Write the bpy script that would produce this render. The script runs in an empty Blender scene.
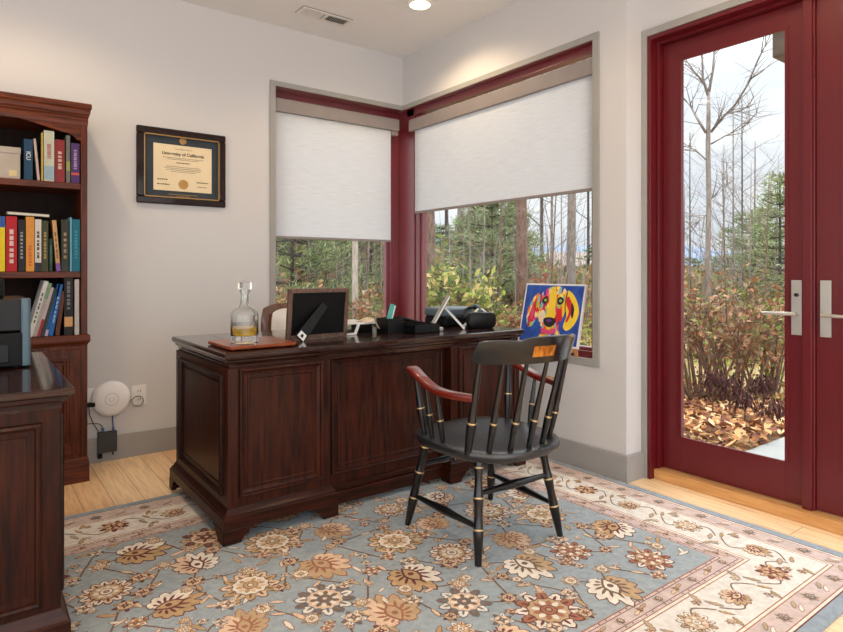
import bpy, math, random
from mathutils import Vector, Matrix
PI = math.pi
sc = bpy.context.scene
# ------------------------------------------------------------------ camera
FOC, CX, HZ, EYE = 603.0, 421.5, 271.0, 1.085
TH = PI/2 - math.atan(451.5/603.0)
CAM = Vector((-2.698, -3.848, EYE))
FW = Vector((math.cos(TH), math.sin(TH), 0)); RT = Vector((math.sin(TH), -math.cos(TH), 0))
cd = bpy.data.cameras.new('camera'); cam = bpy.data.objects.new('camera', cd); sc.collection.objects.link(cam)
cam.location = CAM; cam.rotation_euler = (PI/2, 0, TH - PI/2)
cd.sensor_width = 36; cd.lens = 36*FOC/843; cd.shift_y = -(316-HZ)/843; cd.clip_start = .05; cd.clip_end = 2000
sc.camera = cam
sc.view_settings.view_transform = 'Standard'; sc.view_settings.look = 'None'
sc.view_settings.exposure = 0.0; sc.view_settings.gamma = 1.0; sc.view_settings.use_curve_mapping = False
# ------------------------------------------------------------------ world: bright overcast sky with faint clouds
SKY = 1.0      # overcast sky: brighter overhead than at the horizon
w = bpy.data.worlds.new('overcast_sky'); sc.world = w; w.use_nodes = True
nt = w.node_tree; nt.nodes.clear()
o_ = nt.nodes.new('ShaderNodeOutputWorld'); b_ = nt.nodes.new('ShaderNodeBackground')
tc = nt.nodes.new('ShaderNodeTexCoord'); mp = nt.nodes.new('ShaderNodeMapping'); mp.inputs['Scale'].default_value = (1.5, 1.5, 5)
nz = nt.nodes.new('ShaderNodeTexNoise'); nz.inputs['Scale'].default_value = 2.2; nz.inputs['Detail'].default_value = 5
cr = nt.nodes.new('ShaderNodeValToRGB')
cr.color_ramp.elements[0].position = .38; cr.color_ramp.elements[0].color = (.70, .74, .81, 1)
cr.color_ramp.elements[1].position = .58; cr.color_ramp.elements[1].color = (.90, .92, .95, 1)
nt.links.new(tc.outputs['Generated'], mp.inputs[0]); nt.links.new(mp.outputs[0], nz.inputs[0])
nt.links.new(nz.outputs['Fac'], cr.inputs[0])
sx_ = nt.nodes.new('ShaderNodeSeparateXYZ'); mr = nt.nodes.new('ShaderNodeMapRange'); mr.inputs['From Min'].default_value = .0; mr.inputs['From Max'].default_value = 1.0
mr.inputs['To Min'].default_value = 1.14; mr.inputs['To Max'].default_value = 11; pw = nt.nodes.new('ShaderNodeMath'); pw.operation = 'POWER'; pw.inputs[1].default_value = 2.6; pw.use_clamp = True; vm = nt.nodes.new('ShaderNodeVectorMath'); vm.operation = 'SCALE'
nt.links.new(tc.outputs['Generated'], sx_.inputs[0]); nt.links.new(sx_.outputs['Z'], pw.inputs[0]); nt.links.new(pw.outputs[0], mr.inputs['Value']); nt.links.new(mr.outputs[0], vm.inputs['Scale'])
nt.links.new(cr.outputs[0], vm.inputs[0]); nt.links.new(vm.outputs[0], b_.inputs[0])
b_.inputs[1].default_value = SKY; nt.links.new(b_.outputs[0], o_.inputs[0])
# ------------------------------------------------------------------ large lights: soft fill added out of view, behind and beside the camera
def area(name, loc, rot, sx, sy, power, col):
    l = bpy.data.lights.new(name, 'AREA'); l.shape = 'RECTANGLE'; l.size = sx; l.size_y = sy; l.energy = power; l.color = col
    o = bpy.data.objects.new(name, l); sc.collection.objects.link(o); o.location = loc; o.rotation_euler = rot; return o
area('rear_fill', (-2.6, -6.17, 1.35), (PI/2, 0, 0), 4.9, 2.3, 60, (.95, .975, 1.0))
area('side_fill', (-5.17, -3.6, 1.4), (PI/2, 0, -PI/2), 4.3, 2.1, 32, (.95, .975, 1.0))
CAN_W, CAN_COL = 29, (1.0, .74, .46)

# ------------------------------------------------------------------ helpers
def ray(px, py): return FW + RT*((px-CX)/FOC) + Vector((0, 0, (HZ-py)/FOC))
def onp(ax, v, px, py):
    r = ray(px, py); t = (v-CAM[ax])/r[ax]; return CAM + r*t
def dep(d, px, py): return CAM + ray(px, py)*d
M = {}
def s2l(c): return tuple(((x/255)/12.92 if x/255 <= .04045 else ((x/255+.055)/1.055)**2.4) for x in c)
def mat(name, col, rough=.5, metal=0, **k):
    """col in sRGB 0-255; variation by noise in object space"""
    if name in M: return M[name]
    m = bpy.data.materials.new(name); m.use_nodes = True; n = m.node_tree; p = n.nodes['Principled BSDF']
    c = s2l(col)
    p.inputs['Roughness'].default_value = rough; p.inputs['Metallic'].default_value = metal
    vs = k.get('var', .06); tcx = n.nodes.new('ShaderNodeTexCoord'); mpx = n.nodes.new('ShaderNodeMapping')
    mpx.inputs['Scale'].default_value = k.get('stretch', (1, 1, 1)); mpx.inputs['Rotation'].default_value = k.get('rot', (0, 0, 0))
    no = n.nodes.new('ShaderNodeTexNoise'); no.inputs['Scale'].default_value = k.get('scale', 12); no.inputs['Detail'].default_value = k.get('detail', 3)
    ra = n.nodes.new('ShaderNodeValToRGB'); e = ra.color_ramp.elements
    c2 = s2l(k['col2']) if 'col2' in k else tuple(min(1, x*(1+vs)) for x in c)
    c1 = c if 'col2' in k else tuple(x*(1-vs) for x in c)
    e[0].position = k.get('lo', .35); e[1].position = k.get('hi', .65)
    e[0].color = (*c1, 1); e[1].color = (*c2, 1)
    n.links.new(tcx.outputs['Object'], mpx.inputs[0]); n.links.new(mpx.outputs[0], no.inputs[0])
    n.links.new(no.outputs['Fac'], ra.inputs[0]); n.links.new(ra.outputs[0], p.inputs['Base Color'])
    if k.get('bump'):
        b = n.nodes.new('ShaderNodeBump'); b.inputs['Strength'].default_value = k['bump']; b.inputs['Distance'].default_value = k.get('bd', .002)
        n.links.new(no.outputs['Fac'], b.inputs['Height']); n.links.new(b.outputs[0], p.inputs['Normal'])
    p.inputs['Specular IOR Level'].default_value = k.get('spec', .5)
    if 'coat' in k:
        p.inputs['Coat Weight'].default_value = k['coat']; p.inputs['Coat Roughness'].default_value = k.get('coatr', .12)
    if 'emit' in k:
        p.inputs['Emission Color'].default_value = (*s2l(k['emitc']), 1); p.inputs['Emission Strength'].default_value = k['emit']
    M[name] = m; return m
def glassmat(name, tint=(1, 1, 1), refl=1.0):
    """thin pane: see-through with a fresnel reflection"""
    m = bpy.data.materials.new(name); m.use_nodes = True; n = m.node_tree; n.nodes.clear()
    o = n.nodes.new('ShaderNodeOutputMaterial'); mx = n.nodes.new('ShaderNodeMixShader'); t = n.nodes.new('ShaderNodeBsdfTransparent')
    g = n.nodes.new('ShaderNodeBsdfGlossy'); f = n.nodes.new('ShaderNodeFresnel'); f.inputs[0].default_value = 1.35*refl
    g.inputs['Roughness'].default_value = .02; t.inputs[0].default_value = (*tint, 1)
    ge = n.nodes.new('ShaderNodeNewGeometry'); ma = n.nodes.new('ShaderNodeMath'); ma.operation = 'SUBTRACT'; ma.inputs[0].default_value = 1; mu = n.nodes.new('ShaderNodeMath'); mu.operation = 'MULTIPLY'
    n.links.new(ge.outputs['Backfacing'], ma.inputs[1]); n.links.new(ma.outputs[0], mu.inputs[0]); n.links.new(f.outputs[0], mu.inputs[1])
    n.links.new(mu.outputs[0], mx.inputs[0]); n.links.new(t.outputs[0], mx.inputs[1]); n.links.new(g.outputs[0], mx.inputs[2])
    n.links.new(mx.outputs[0], o.inputs[0]); M[name] = m; return m
def leafmat(name, cols, trans=.35):
    """each leaf its own colour, picked from cols"""
    m = bpy.data.materials.new(name); m.use_nodes = True; n = m.node_tree; n.nodes.clear()
    o = n.nodes.new('ShaderNodeOutputMaterial'); g = n.nodes.new('ShaderNodeNewGeometry'); ra = n.nodes.new('ShaderNodeValToRGB')
    ra.color_ramp.interpolation = 'CONSTANT'; e = ra.color_ramp.elements
    while len(e) < len(cols): e.new(.5)
    for i, c in enumerate(cols): e[i].position = i/len(cols); e[i].color = (*s2l(c), 1)
    d = n.nodes.new('ShaderNodeBsdfDiffuse'); t = n.nodes.new('ShaderNodeBsdfTranslucent'); mx = n.nodes.new('ShaderNodeMixShader'); mx.inputs[0].default_value = trans
    n.links.new(g.outputs['Random Per Island'], ra.inputs[0]); n.links.new(ra.outputs[0], d.inputs[0]); n.links.new(ra.outputs[0], t.inputs[0])
    n.links.new(d.outputs[0], mx.inputs[1]); n.links.new(t.outputs[0], mx.inputs[2]); n.links.new(mx.outputs[0], o.inputs[0]); M[name] = m; return m

ORG = {}
def tag(o, label=None, cat=None, group=None, kind=None):
    if label: o['label'] = label
    if cat: o['category'] = cat
    if group: o['group'] = group
    if kind: o['kind'] = kind
    return o
def thing(name, loc, label, cat, group=None, rz=0, kind=None):
    o = bpy.data.objects.new(name, None); sc.collection.objects.link(o); o.location = loc; o.rotation_euler = (0, 0, rz)
    o.empty_display_size = .05; ORG[o.name] = Vector(loc) if rz == 0 else Vector((0, 0, 0))
    return tag(o, label, cat, group, kind)
class MB:
    def __init__(s): s.v = []; s.f = []; s.m = []; s.x = Matrix.Identity(4)
    def add(s, vs, fs, mi=0):
        b = len(s.v); s.v += [tuple(s.x @ Vector(q)) for q in vs]; s.f += [tuple(b+i for i in q) for q in fs]; s.m += [mi]*len(fs); return s
    def box(s, x0, x1, y0, y1, z0, z1, mi=0):
        x0, x1 = min(x0, x1), max(x0, x1); y0, y1 = min(y0, y1), max(y0, y1); z0, z1 = min(z0, z1), max(z0, z1)
        return s.add([(x0,y0,z0),(x1,y0,z0),(x1,y1,z0),(x0,y1,z0),(x0,y0,z1),(x1,y0,z1),(x1,y1,z1),(x0,y1,z1)],
                     [(0,3,2,1),(4,5,6,7),(0,1,5,4),(1,2,6,5),(2,3,7,6),(3,0,4,7)], mi)
    def loops(s, x0, x1, y0, y1, prof, mi=0, cap=True):
        """stack of rectangles: prof = [(outset, z)] from the bottom up"""
        vs = []; fs = []
        for (o, z) in prof: vs += [(x0-o,y0-o,z),(x1+o,y0-o,z),(x1+o,y1+o,z),(x0-o,y1+o,z)]
        for k in range(len(prof)-1):
            for i in range(4): fs.append((4*k+i, 4*k+(i+1)%4, 4*k+4+(i+1)%4, 4*k+4+i))
        if cap: fs.append((3,2,1,0)); n = 4*(len(prof)-1); fs.append((n,n+1,n+2,n+3))
        return s.add(vs, fs, mi)
    def panel(s, O, U, V, w, h, prof, mi=0):
        """moulded panel on a face: prof = [(inset, height)], last loop is filled"""
        O, U, V = Vector(O), Vector(U), Vector(V); N = U.cross(V); vs = []; fs = []
        for (i, z) in prof:
            for (a, b) in ((i,i),(w-i,i),(w-i,h-i),(i,h-i)): vs.append(O+U*a+V*b+N*z)
        for k in range(len(prof)-1):
            for i in range(4): fs.append((4*k+i, 4*k+(i+1)%4, 4*k+4+(i+1)%4, 4*k+4+i))
        n = 4*(len(prof)-1); fs.append((n,n+1,n+2,n+3))
        return s.add(vs, fs, mi)
    def tube(s, pts, rad, n=8, mi=0, cap=True):
        pts = [Vector(p) for p in pts]; 
        if not hasattr(rad, '__len__'): rad = [rad]*len(pts)
        vs = []; fs = []; pu = None
        for i, p in enumerate(pts):
            d = (pts[min(i+1, len(pts)-1)] - pts[max(i-1, 0)]); d = d.normalized() if d.length > 1e-9 else Vector((0,0,1))
            if pu is None: pu = d.orthogonal().normalized()
            u = (pu - d*pu.dot(d)); u = u.normalized() if u.length > 1e-6 else d.orthogonal().normalized(); pu = u; v = d.cross(u)
            for k in range(n): a = 2*PI*k/n; vs.append(p + (u*math.cos(a)+v*math.sin(a))*rad[i])
        for i in range(len(pts)-1):
            for k in range(n): fs.append((i*n+k, i*n+(k+1)%n, (i+1)*n+(k+1)%n, (i+1)*n+k))
        if cap: fs.append(tuple(range(n-1, -1, -1))); b = (len(pts)-1)*n; fs.append(tuple(b+k for k in range(n)))
        return s.add(vs, fs, mi)
    def turned(s, a, b, prof, n=14, mi=0):
        """turned post from a to b, prof = [(t 0..1, r)]"""
        a, b = Vector(a), Vector(b); return s.tube([a.lerp(b, t) for t, r in prof], [r for t, r in prof], n, mi)
    def lathe(s, prof, c=(0,0,0), n=32, mi=0, axis='z', flat=1.0):
        vs = []; fs = []
        for (r, z) in prof:
            for k in range(n):
                a = 2*PI*k/n; x, y = r*math.cos(a), r*math.sin(a)*flat
                q = (x, y, z) if axis == 'z' else ((x, -z, y) if axis == '-y' else (z, x, y))
                vs.append(Vector(q)+Vector(c))
        for i in range(len(prof)-1):
            for k in range(n): fs.append((i*n+k, i*n+(k+1)%n, (i+1)*n+(k+1)%n, (i+1)*n+k))
        fs.append(tuple(range(n-1,-1,-1))); b = (len(prof)-1)*n; fs.append(tuple(b+k for k in range(n)))
        return s.add(vs, fs, mi)
    def prism(s, poly, O, U, V, t, mi=0):
        """2-D outline extruded by t along U x V"""
        O, U, V = Vector(O), Vector(U), Vector(V); N = U.cross(V).normalized()*t; k = len(poly)
        A = [O+U*a+V*b for a, b in poly]; B = [q+N for q in A]
        return s.add(A+B, [tuple(range(k-1,-1,-1)), tuple(range(k, 2*k))]+[(i,(i+1)%k,k+(i+1)%k,k+i) for i in range(k)], mi)
    def build(s, name, mats, parent=None, bevel=0, smooth=False, seg=2, auto=True):
        me = bpy.data.meshes.new(name); off = ORG.get(parent.name, Vector((0,0,0))) if parent else Vector((0,0,0))
        me.from_pydata([tuple(Vector(q)-off) for q in s.v], [], s.f)
        for m in (mats if isinstance(mats, (list, tuple)) else [mats]): me.materials.append(m)
        me.polygons.foreach_set('material_index', s.m)
        o = bpy.data.objects.new(name, me); sc.collection.objects.link(o)
        if smooth:
            me.polygons.foreach_set('use_smooth', [True]*len(me.polygons))
            if auto: me.set_sharp_from_angle(angle=math.radians(40))
        if parent: o.parent = parent; ORG[o.name] = off
        if bevel:
            md = o.modifiers.new('bevel', 'BEVEL'); md.width = bevel; md.segments = seg; md.limit_method = 'ANGLE'; md.angle_limit = math.radians(40)
        me.validate(); me.update()
        return o
def struct(name, mb, m, parent=None, **k):
    o = mb.build(name, m, parent, **k)
    if parent is None: o['kind'] = 'structure'
    return o
def rrect(x0, x1, y0, y1, r, n=5):
    out = []
    for cx_, cy_, a0 in ((x1-r,y1-r,0),(x0+r,y1-r,PI/2),(x0+r,y0+r,PI),(x1-r,y0+r,1.5*PI)):
        for i in range(n+1): a = a0+PI/2*i/n; out.append((cx_+r*math.cos(a), cy_+r*math.sin(a)))
    return out
def letters(body, O, U, V, size, m, name='lettering', parent=None, ext=.0003, bold=0, align='CENTER', sx=1.0):
    c = bpy.data.curves.new(name, 'FONT'); c.body = body; c.size = size; c.extrude = ext; c.align_x = align; c.align_y = 'CENTER'; c.offset = bold
    o = bpy.data.objects.new(name+'_src', c); sc.collection.objects.link(o)
    me = bpy.data.meshes.new_from_object(o.evaluated_get(bpy.context.evaluated_depsgraph_get()))
    bpy.data.objects.remove(o); bpy.data.curves.remove(c)
    O, U, V = Vector(O), Vector(U), Vector(V); N = U.cross(V); off = ORG.get(parent.name, Vector((0,0,0))) if parent else Vector((0,0,0))
    for v in me.vertices: v.co = O+U*v.co.x*sx+V*v.co.y+N*v.co.z-off
    me.materials.clear(); me.materials.append(m); me.name = name
    o = bpy.data.objects.new(name, me); sc.collection.objects.link(o)
    if parent: o.parent = parent
    return o
X_, Y_, Z_ = Vector((1,0,0)), Vector((0,1,0)), Vector((0,0,1))

# ------------------------------------------------------------------ materials
mat('wall_paint', (208,207,207), .85, var=.01, scale=300, bump=.05, bd=.0005)
mat('ceiling_paint', (230,230,230), .9, var=.01)
mat('grey_trim', (156,155,151), .55, var=.02)
mat('grey_base', (158,157,156), .5, var=.02)
mat('red_frame', (96,8,20), .4, var=.05, scale=3, coat=.45, coatr=.2, spec=.35)
M['red_frame'].node_tree.nodes['Principled BSDF'].inputs['Coat IOR'].default_value = 1.5
mat('shade_cassette', (140,132,130), .6, var=.03)
mat('steel', (196,194,188), .38, .85, var=.02)
mat('dark_steel', (60,58,55), .4, .8)
mat('plate_white', (236,234,230), .4, var=.01)
def wood(name, c1, c2, rough, stretch, scale=9, coat=.4, coatr=.15, lo=.3, hi=.7):
    return mat(name, c1, rough, col2=c2, stretch=stretch, scale=scale, detail=8, coat=coat, coatr=coatr, lo=lo, hi=hi, bump=.08, bd=.001, spec=.12)
wood('cherry_v', (24,8,4), (68,27,13), .45, (7,7,.6), coat=.22, coatr=.18)
wood('cherry_h', (24,8,4), (62,25,12), .45, (.6,7,7), coat=.22, coatr=.18)
wood('cherry_side', (22,9,6), (50,24,16), .45, (7,.6,7), coat=.22, coatr=.18)
wood('cherry_top', (30,15,12), (58,32,25), .25, (.5,8,8), coat=.8, coatr=.08)
wood('case_v', (46,18,8), (100,46,22), .45, (7,7,.6), coat=.2, coatr=.18)
wood('case_h', (50,20,9), (108,50,24), .45, (.6,7,7), coat=.2, coatr=.18)
wood('case_in', (20,9,6), (36,16,10), .6, (7,7,.6), coat=0)
wood('cred_v', (20,7,3), (60,24,11), .5, (7,7,.6), coat=.12, coatr=.18)
wood('arm_red', (84,20,12), (120,34,20), .3, (3,1,3), coat=.7, coatr=.12)
wood('sill_oak', (196,142,88), (222,172,112), .4, (6,.5,6), coat=.2)
mat('black_lacquer', (7,11,15), .3, var=.05, coat=.75, coatr=.14, spec=.2)
mat('brass', (206,178,128), .35, .85, var=.04)
mat('brass_plate', (226,160,70), .3, .75, col2=(150,88,34), stretch=(30,30,1), scale=3)
mat('black_plastic', (8,8,9), .5, var=.04, spec=.2)
mat('black_satin', (10,11,14), .4, var=.04, spec=.3)
mat('grey_plastic', (74,98,110), .4, var=.03)
mat('white_plastic', (226,226,224), .4, var=.01)

# ------------------------------------------------------------------ room shell
H = 2.743
WT = .13                                   # the left and right walls share this reveal depth
mb = MB().box(-5.2, .33, -6.2, .13, -.1, 0)
# oak floor: planks run away from the camera along y
m = bpy.data.materials.new('oak_planks'); m.use_nodes = True; n = m.node_tree; p = n.nodes['Principled BSDF']
tcx = n.nodes.new('ShaderNodeTexCoord'); mp1 = n.nodes.new('ShaderNodeMapping'); mp1.inputs['Rotation'].default_value = (0, 0, PI/2)
br = n.nodes.new('ShaderNodeTexBrick'); br.offset = .37; br.inputs['Scale'].default_value = 1; br.inputs['Brick Width'].default_value = 1.7
br.inputs['Row Height'].default_value = .127; br.inputs['Mortar Size'].default_value = .0012; br.inputs['Mortar Smooth'].default_value = .2
br.inputs['Color1'].default_value = (*s2l((255,226,184)), 1); br.inputs['Color2'].default_value = (*s2l((236,190,140)), 1); br.inputs['Mortar'].default_value = (*s2l((120,84,54)), 1)
mp2 = n.nodes.new('ShaderNodeMapping'); mp2.inputs['Scale'].default_value = (14, .9, 1)
no = n.nodes.new('ShaderNodeTexNoise'); no.inputs['Scale'].default_value = 5; no.inputs['Detail'].default_value = 8; no.inputs['Distortion'].default_value = .8
ra = n.nodes.new('ShaderNodeValToRGB'); ra.color_ramp.elements[0].position = .3; ra.color_ramp.elements[0].color = (.80,.72,.62,1); ra.color_ramp.elements[1].position = .62; ra.color_ramp.elements[1].color = (1.05,1.03,1.0,1)
mx = n.nodes.new('ShaderNodeMix'); mx.data_type = 'RGBA'; mx.blend_type = 'MULTIPLY'; mx.inputs[0].default_value = 1
n.links.new(tcx.outputs['Object'], mp1.inputs[0]); n.links.new(mp1.outputs[0], br.inputs[0]); n.links.new(tcx.outputs['Object'], mp2.inputs[0]); n.links.new(mp2.outputs[0], no.inputs[0])
n.links.new(no.outputs['Fac'], ra.inputs[0]); n.links.new(br.outputs['Color'], mx.inputs[6]); n.links.new(ra.outputs[0], mx.inputs[7]); n.links.new(mx.outputs[2], p.inputs['Base Color'])
p.inputs['Roughness'].default_value = .32; M['oak'] = m
struct('floor', mb, M['oak'])
struct('ceiling', MB().box(-5.4, .4, -6.4, .2, H, H+.15), M['ceiling_paint'])
OZ0, OZ1, OX, OY = .592, 2.345, -1.065, -1.815      # corner window opening (bottom, top, left jamb, right jamb)
mb = MB().box(-5.3, OX, 0, WT, 0, H).box(OX, WT, 0, WT, 0, OZ0).box(OX, WT, 0, WT, OZ1, H)
struct('wall_back', mb, M['wall_paint'])
mb = MB().box(0, WT, -2.0, OY, 0, H).box(0, WT, OY, 0, 0, OZ0).box(0, WT, OY, 0, OZ1, H)
mb.box(WT, .33, -2.0, -1.985, 0, H)                 # the return to the recessed door wall
struct('wall_right', mb, M['wall_paint'])
DX = .15
mb = MB().box(DX, .33, -3.60, -2.0, 2.34, H).box(DX, .33, -6.2, -3.60, 0, H)
struct('wall_door', mb, M['wall_paint'])
mb = MB().box(-5.3, -5.2, -6.2, -5.8, 0, H).box(-5.3, -5.2, -1.4, 0, 0, H).box(-5.3, -5.2, -5.8, -1.4, 0, .32).box(-5.3, -5.2, -5.8, -1.4, 2.48, H)  # unseen opening, cut for the added side fill
struct('wall_left', mb, M['wall_paint'])
mb = MB().box(-5.3, -5.08, -6.3, -6.2, 0, H).box(-.1, .33, -6.3, -6.2, 0, H).box(-5.08, -.1, -6.3, -6.2, 0, .18).box(-5.08, -.1, -6.3, -6.2, 2.52, H)  # unseen opening, enlarged to soften the added rear fill
struct('wall_rear', mb, M['wall_paint'])
# baseboards
BH = .138
struct('baseboard_back', MB().box(-5.2, 0, -.016, 0, 0, BH), M['grey_base'], bevel=.002)
struct('baseboard_right', MB().box(-.016, 0, -2.016, -.016, 0, BH).box(0, .13, -2.016, -2.0, 0, BH), M['grey_base'], bevel=.002)
struct('baseboard_left', MB().box(-5.2, -5.184, -6.2, -.016, 0, BH), M['grey_base'])
# window casing (flat grey trim)
t = .04
mb = MB().box(OX-.025, 0, -.012, 0, OZ1-.012, OZ1+.022).box(OX-.025, OX+.015, -.012, 0, OZ0-.022, OZ1-.012).box(OX+.015, 0, -.012, 0, OZ0-.022, OZ0+.018)
struct('trim_1', mb, M['grey_trim'], bevel=.0015)
mb = MB().box(-.012, 0, OY-.022, -.012, OZ1-.012, OZ1+.022).box(-.012, 0, OY-.022, OY+.018, OZ0-.022, OZ1-.012).box(-.012, 0, OY+.018, -.012, OZ0-.022, OZ0+.018)
struct('trim_2', mb, M['grey_trim'], bevel=.0015)
mb = MB().box(WT, DX, -2.03, -2.0, 0.0, 2.345).box(WT, DX, -3.65, -2.03, 2.31, 2.345).box(WT, DX, -3.65, -3.60, 0, 2.31)
struct('trim_3', mb, M['grey_trim'], bevel=.0015)

# ------------------------------------------------------------------ corner window
mat('red_sash', (112,14,30), .4, var=.05, scale=3, coat=1, coatr=.3)
M['red_sash'].node_tree.nodes['Principled BSDF'].inputs['Coat IOR'].default_value = 1.7
glassmat('window_glass', (.97,.98,.975))
FB, FR = .11, .04                                   # plane of the back frame (y) and of the right frame (x)
win = struct('window_1', MB().box(OX, FR, FB, FB+.05, OZ1-.06, OZ1).box(OX, FR, FB, FB+.05, OZ0, OZ0+.055).box(OX, OX+.05, FB, FB+.05, OZ0+.055, OZ1-.06).box(-.045, FR, FB, FB+.05, OZ0+.055, OZ1-.06)
    .box(OX, .0, 0.0, FB, OZ1-.014, OZ1-.0005).box(OX, 0, 0, FB, OZ0+.0005, OZ0+.02), M['red_sash'], bevel=.003)
MB().box(-.075, -.045, FB+.012, FB+.05, OZ0+.055, OZ1-.06).box(OX+.05, OX+.075, FB+.012, FB+.05, OZ0+.055, OZ1-.06).box(OX+.075, -.075, FB+.012, FB+.05, OZ0+.055, OZ0+.08).build('sash', M['red_sash'], win, bevel=.003)
MB().box(OX+.06, -.06, FB+.03, FB+.036, OZ0+.06, OZ1-.06).build('glass_pane', M['window_glass'], win)
win2 = struct('window_2', MB().box(FR, FR+.06, OY, -.005, OZ1-.06, OZ1).box(FR, FR+.06, OY, -.005, OZ0, OZ0+.05).box(FR, FR+.06, OY, OY+.05, OZ0+.05, OZ1-.06).box(FR, FR+.1, -.095, FB+.05, OZ0, OZ1-.0)
    .box(0.0005, FR, OY, 0.0, OZ1-.014, OZ1-.0005).box(0.0005, FR, OY, 0, OZ0+.0005, OZ0+.012), M['red_sash'], bevel=.003)
MB().box(FR+.01, FR+.06, -.15, -.103, OZ0+.05, OZ1-.06).box(FR+.022, FR+.06, -.178, -.15, OZ0+.05, OZ1-.06).box(FR+.015, FR+.06, OY+.05, OY+.075, OZ0+.05, OZ1-.06).box(FR+.015, FR+.06, OY+.075, -.178, OZ0+.05, OZ0+.07).build('sash', M['red_sash'], win2, bevel=.003)
MB().box(FR+.035, FR+.041, OY+.06, -.16, OZ0+.055, OZ1-.06).build('glass_pane', M['window_glass'], win2)
# roller shades
m = bpy.data.materials.new('shade_fabric'); m.use_nodes = True; n = m.node_tree; n.nodes.clear()
o = n.nodes.new('ShaderNodeOutputMaterial'); d = n.nodes.new('ShaderNodeBsdfDiffuse'); tr = n.nodes.new('ShaderNodeBsdfTranslucent'); mx = n.nodes.new('ShaderNodeMixShader'); mx.inputs[0].default_value = .5
tcx = n.nodes.new('ShaderNodeTexCoord'); mp1 = n.nodes.new('ShaderNodeMapping'); mp1.inputs['Scale'].default_value = (6, 6, 160)
no = n.nodes.new('ShaderNodeTexNoise'); no.inputs['Scale'].default_value = 1.5; no.inputs['Detail'].default_value = 3
ra = n.nodes.new('ShaderNodeValToRGB'); ra.color_ramp.elements[0].position = .35; ra.color_ramp.elements[0].color = (*s2l((226,229,232)), 1); ra.color_ramp.elements[1].position = .65; ra.color_ramp.elements[1].color = (*s2l((236,239,242)), 1)
n.links.new(tcx.outputs['Object'], mp1.inputs[0]); n.links.new(mp1.outputs[0], no.inputs[0]); n.links.new(no.outputs['Fac'], ra.inputs[0])
n.links.new(ra.outputs[0], d.inputs[0]); n.links.new(ra.outputs[0], tr.inputs[0]); n.links.new(d.outputs[0], mx.inputs[1]); n.links.new(tr.outputs[0], mx.inputs[2]); n.links.new(mx.outputs[0], o.inputs[0]); M['shade_fabric'] = m
r1 = thing('roller_shade', (-.55, .04, OZ1-.02), 'pale woven roller shade pulled low over the narrower window beside the diploma wall', 'roller shade')
MB().box(OX+.016, -.022, .012, .085, 2.172, 2.262).build('cassette', M['shade_cassette'], r1, bevel=.004)
MB().box(OX+.018, -.088, .035, .037, 1.325, 2.172).build('fabric', M['shade_fabric'], r1)
MB().box(OX+.018, -.088, .029, .043, 1.308, 1.325).build('bottom_bar', M['shade_cassette'], r1, bevel=.003)
MB().box(-.085, -.03, .02, .06, 2.135, 2.172).build('end_bracket', M['shade_cassette'], r1, bevel=.004)
r2 = thing('roller_shade', (.02, -.9, OZ1-.02), 'pale woven roller shade halfway down the wider window above the dog painting', 'roller shade')
MB().box(.002, .036, OY+.02, -.075, 2.155, 2.245).build('cassette', M['shade_cassette'], r2, bevel=.004)
MB().box(.024, .026, OY+.022, -.128, 1.54, 2.155).build('fabric', M['shade_fabric'], r2)
MB().box(.018, .032, OY+.022, -.128, 1.522, 1.54).build('bottom_bar', M['shade_cassette'], r2, bevel=.003)

# ------------------------------------------------------------------ patio doors
Dz0 = .055
fr = struct('trim_4', MB().box(.138, .32, -2.050, -2.0301, 0, 2.309).box(.138, .32, -3.60, -2.050, 2.288, 2.309).box(.138, .32, -3.60, -3.58, 0, 2.288)
   .box(.190, .32, -2.066, -2.050, .05, 2.288).box(.190, .32, -3.58, -2.066, 2.272, 2.288).box(.151, .32, -3.60, -2.031, 2.309, 2.339), M['red_frame'], bevel=.002)
MB().box(.165, .33, -3.58, -2.0505, 0, .05).build('threshold', M['sill_oak'], fr, bevel=.004)
glassmat('door_glass', (.97,.98,.975))
def door(name, y0, y1, g0, g1, hy, lever):
    a, b = .225, .252
    d = struct(name, MB().box(a, b, y0, g0, Dz0, 2.27).box(a, b, g1, y1, Dz0, 2.27).box(a, b, g0, g1, 2.172, 2.27).box(a, b, g0, g1, Dz0, .228), M['red_frame'], bevel=.0015)
    MB().box(a-.004, a+.006, g0-.012, g0+.003, .220, 2.181).box(a-.004, a+.006, g1-.003, g1+.012, .220, 2.181).box(a-.004, a+.006, g0+.003, g1-.003, .220, .234).box(a-.004, a+.006, g0+.003, g1-.003, 2.166, 2.181).build('glazing_bead', M['red_frame'], d, bevel=.001)
    MB().box(a+.010, a+.016, g0-.005, g1+.005, .223, 2.177).build('glass_pane', M['door_glass'], d)
    pl = MB().box(a-.011, a-.004, hy-.021, hy+.021, .803, 1.045).build('lock_plate', M['steel'], d, bevel=.0015)
    for z in (.83, 1.018): MB().lathe([(.005,0),(.005,.002),(.003,.003)], (a-.0105, hy, z), 12, axis='-x' if 0 else 'x').build('screw', M['dark_steel'], pl)
    h = MB().tube([(a-.011, hy, .897), (a-.042, hy, .897)], .009, 12).tube([(a-.042, hy-.004*lever, .897), (a-.047, hy+.03*lever, .897), (a-.047, hy+.128*lever, .895)], [.0085,.008,.007], 12)
    h.build('lever_handle', M['steel'], d, smooth=True)
    if lever > 0: MB().lathe([(.008,-.001),(.008,.012),(.0,.013)], (a-.022, hy-.002, .98), 12, axis='x').build('lock_cylinder', M['dark_steel'], pl)
    return d
door('door_1', -2.735, -2.068, -2.664, -2.168, -2.712, 1)
door('door_2', -3.573, -2.787, -3.42, -2.890, -2.825, -1)
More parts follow.
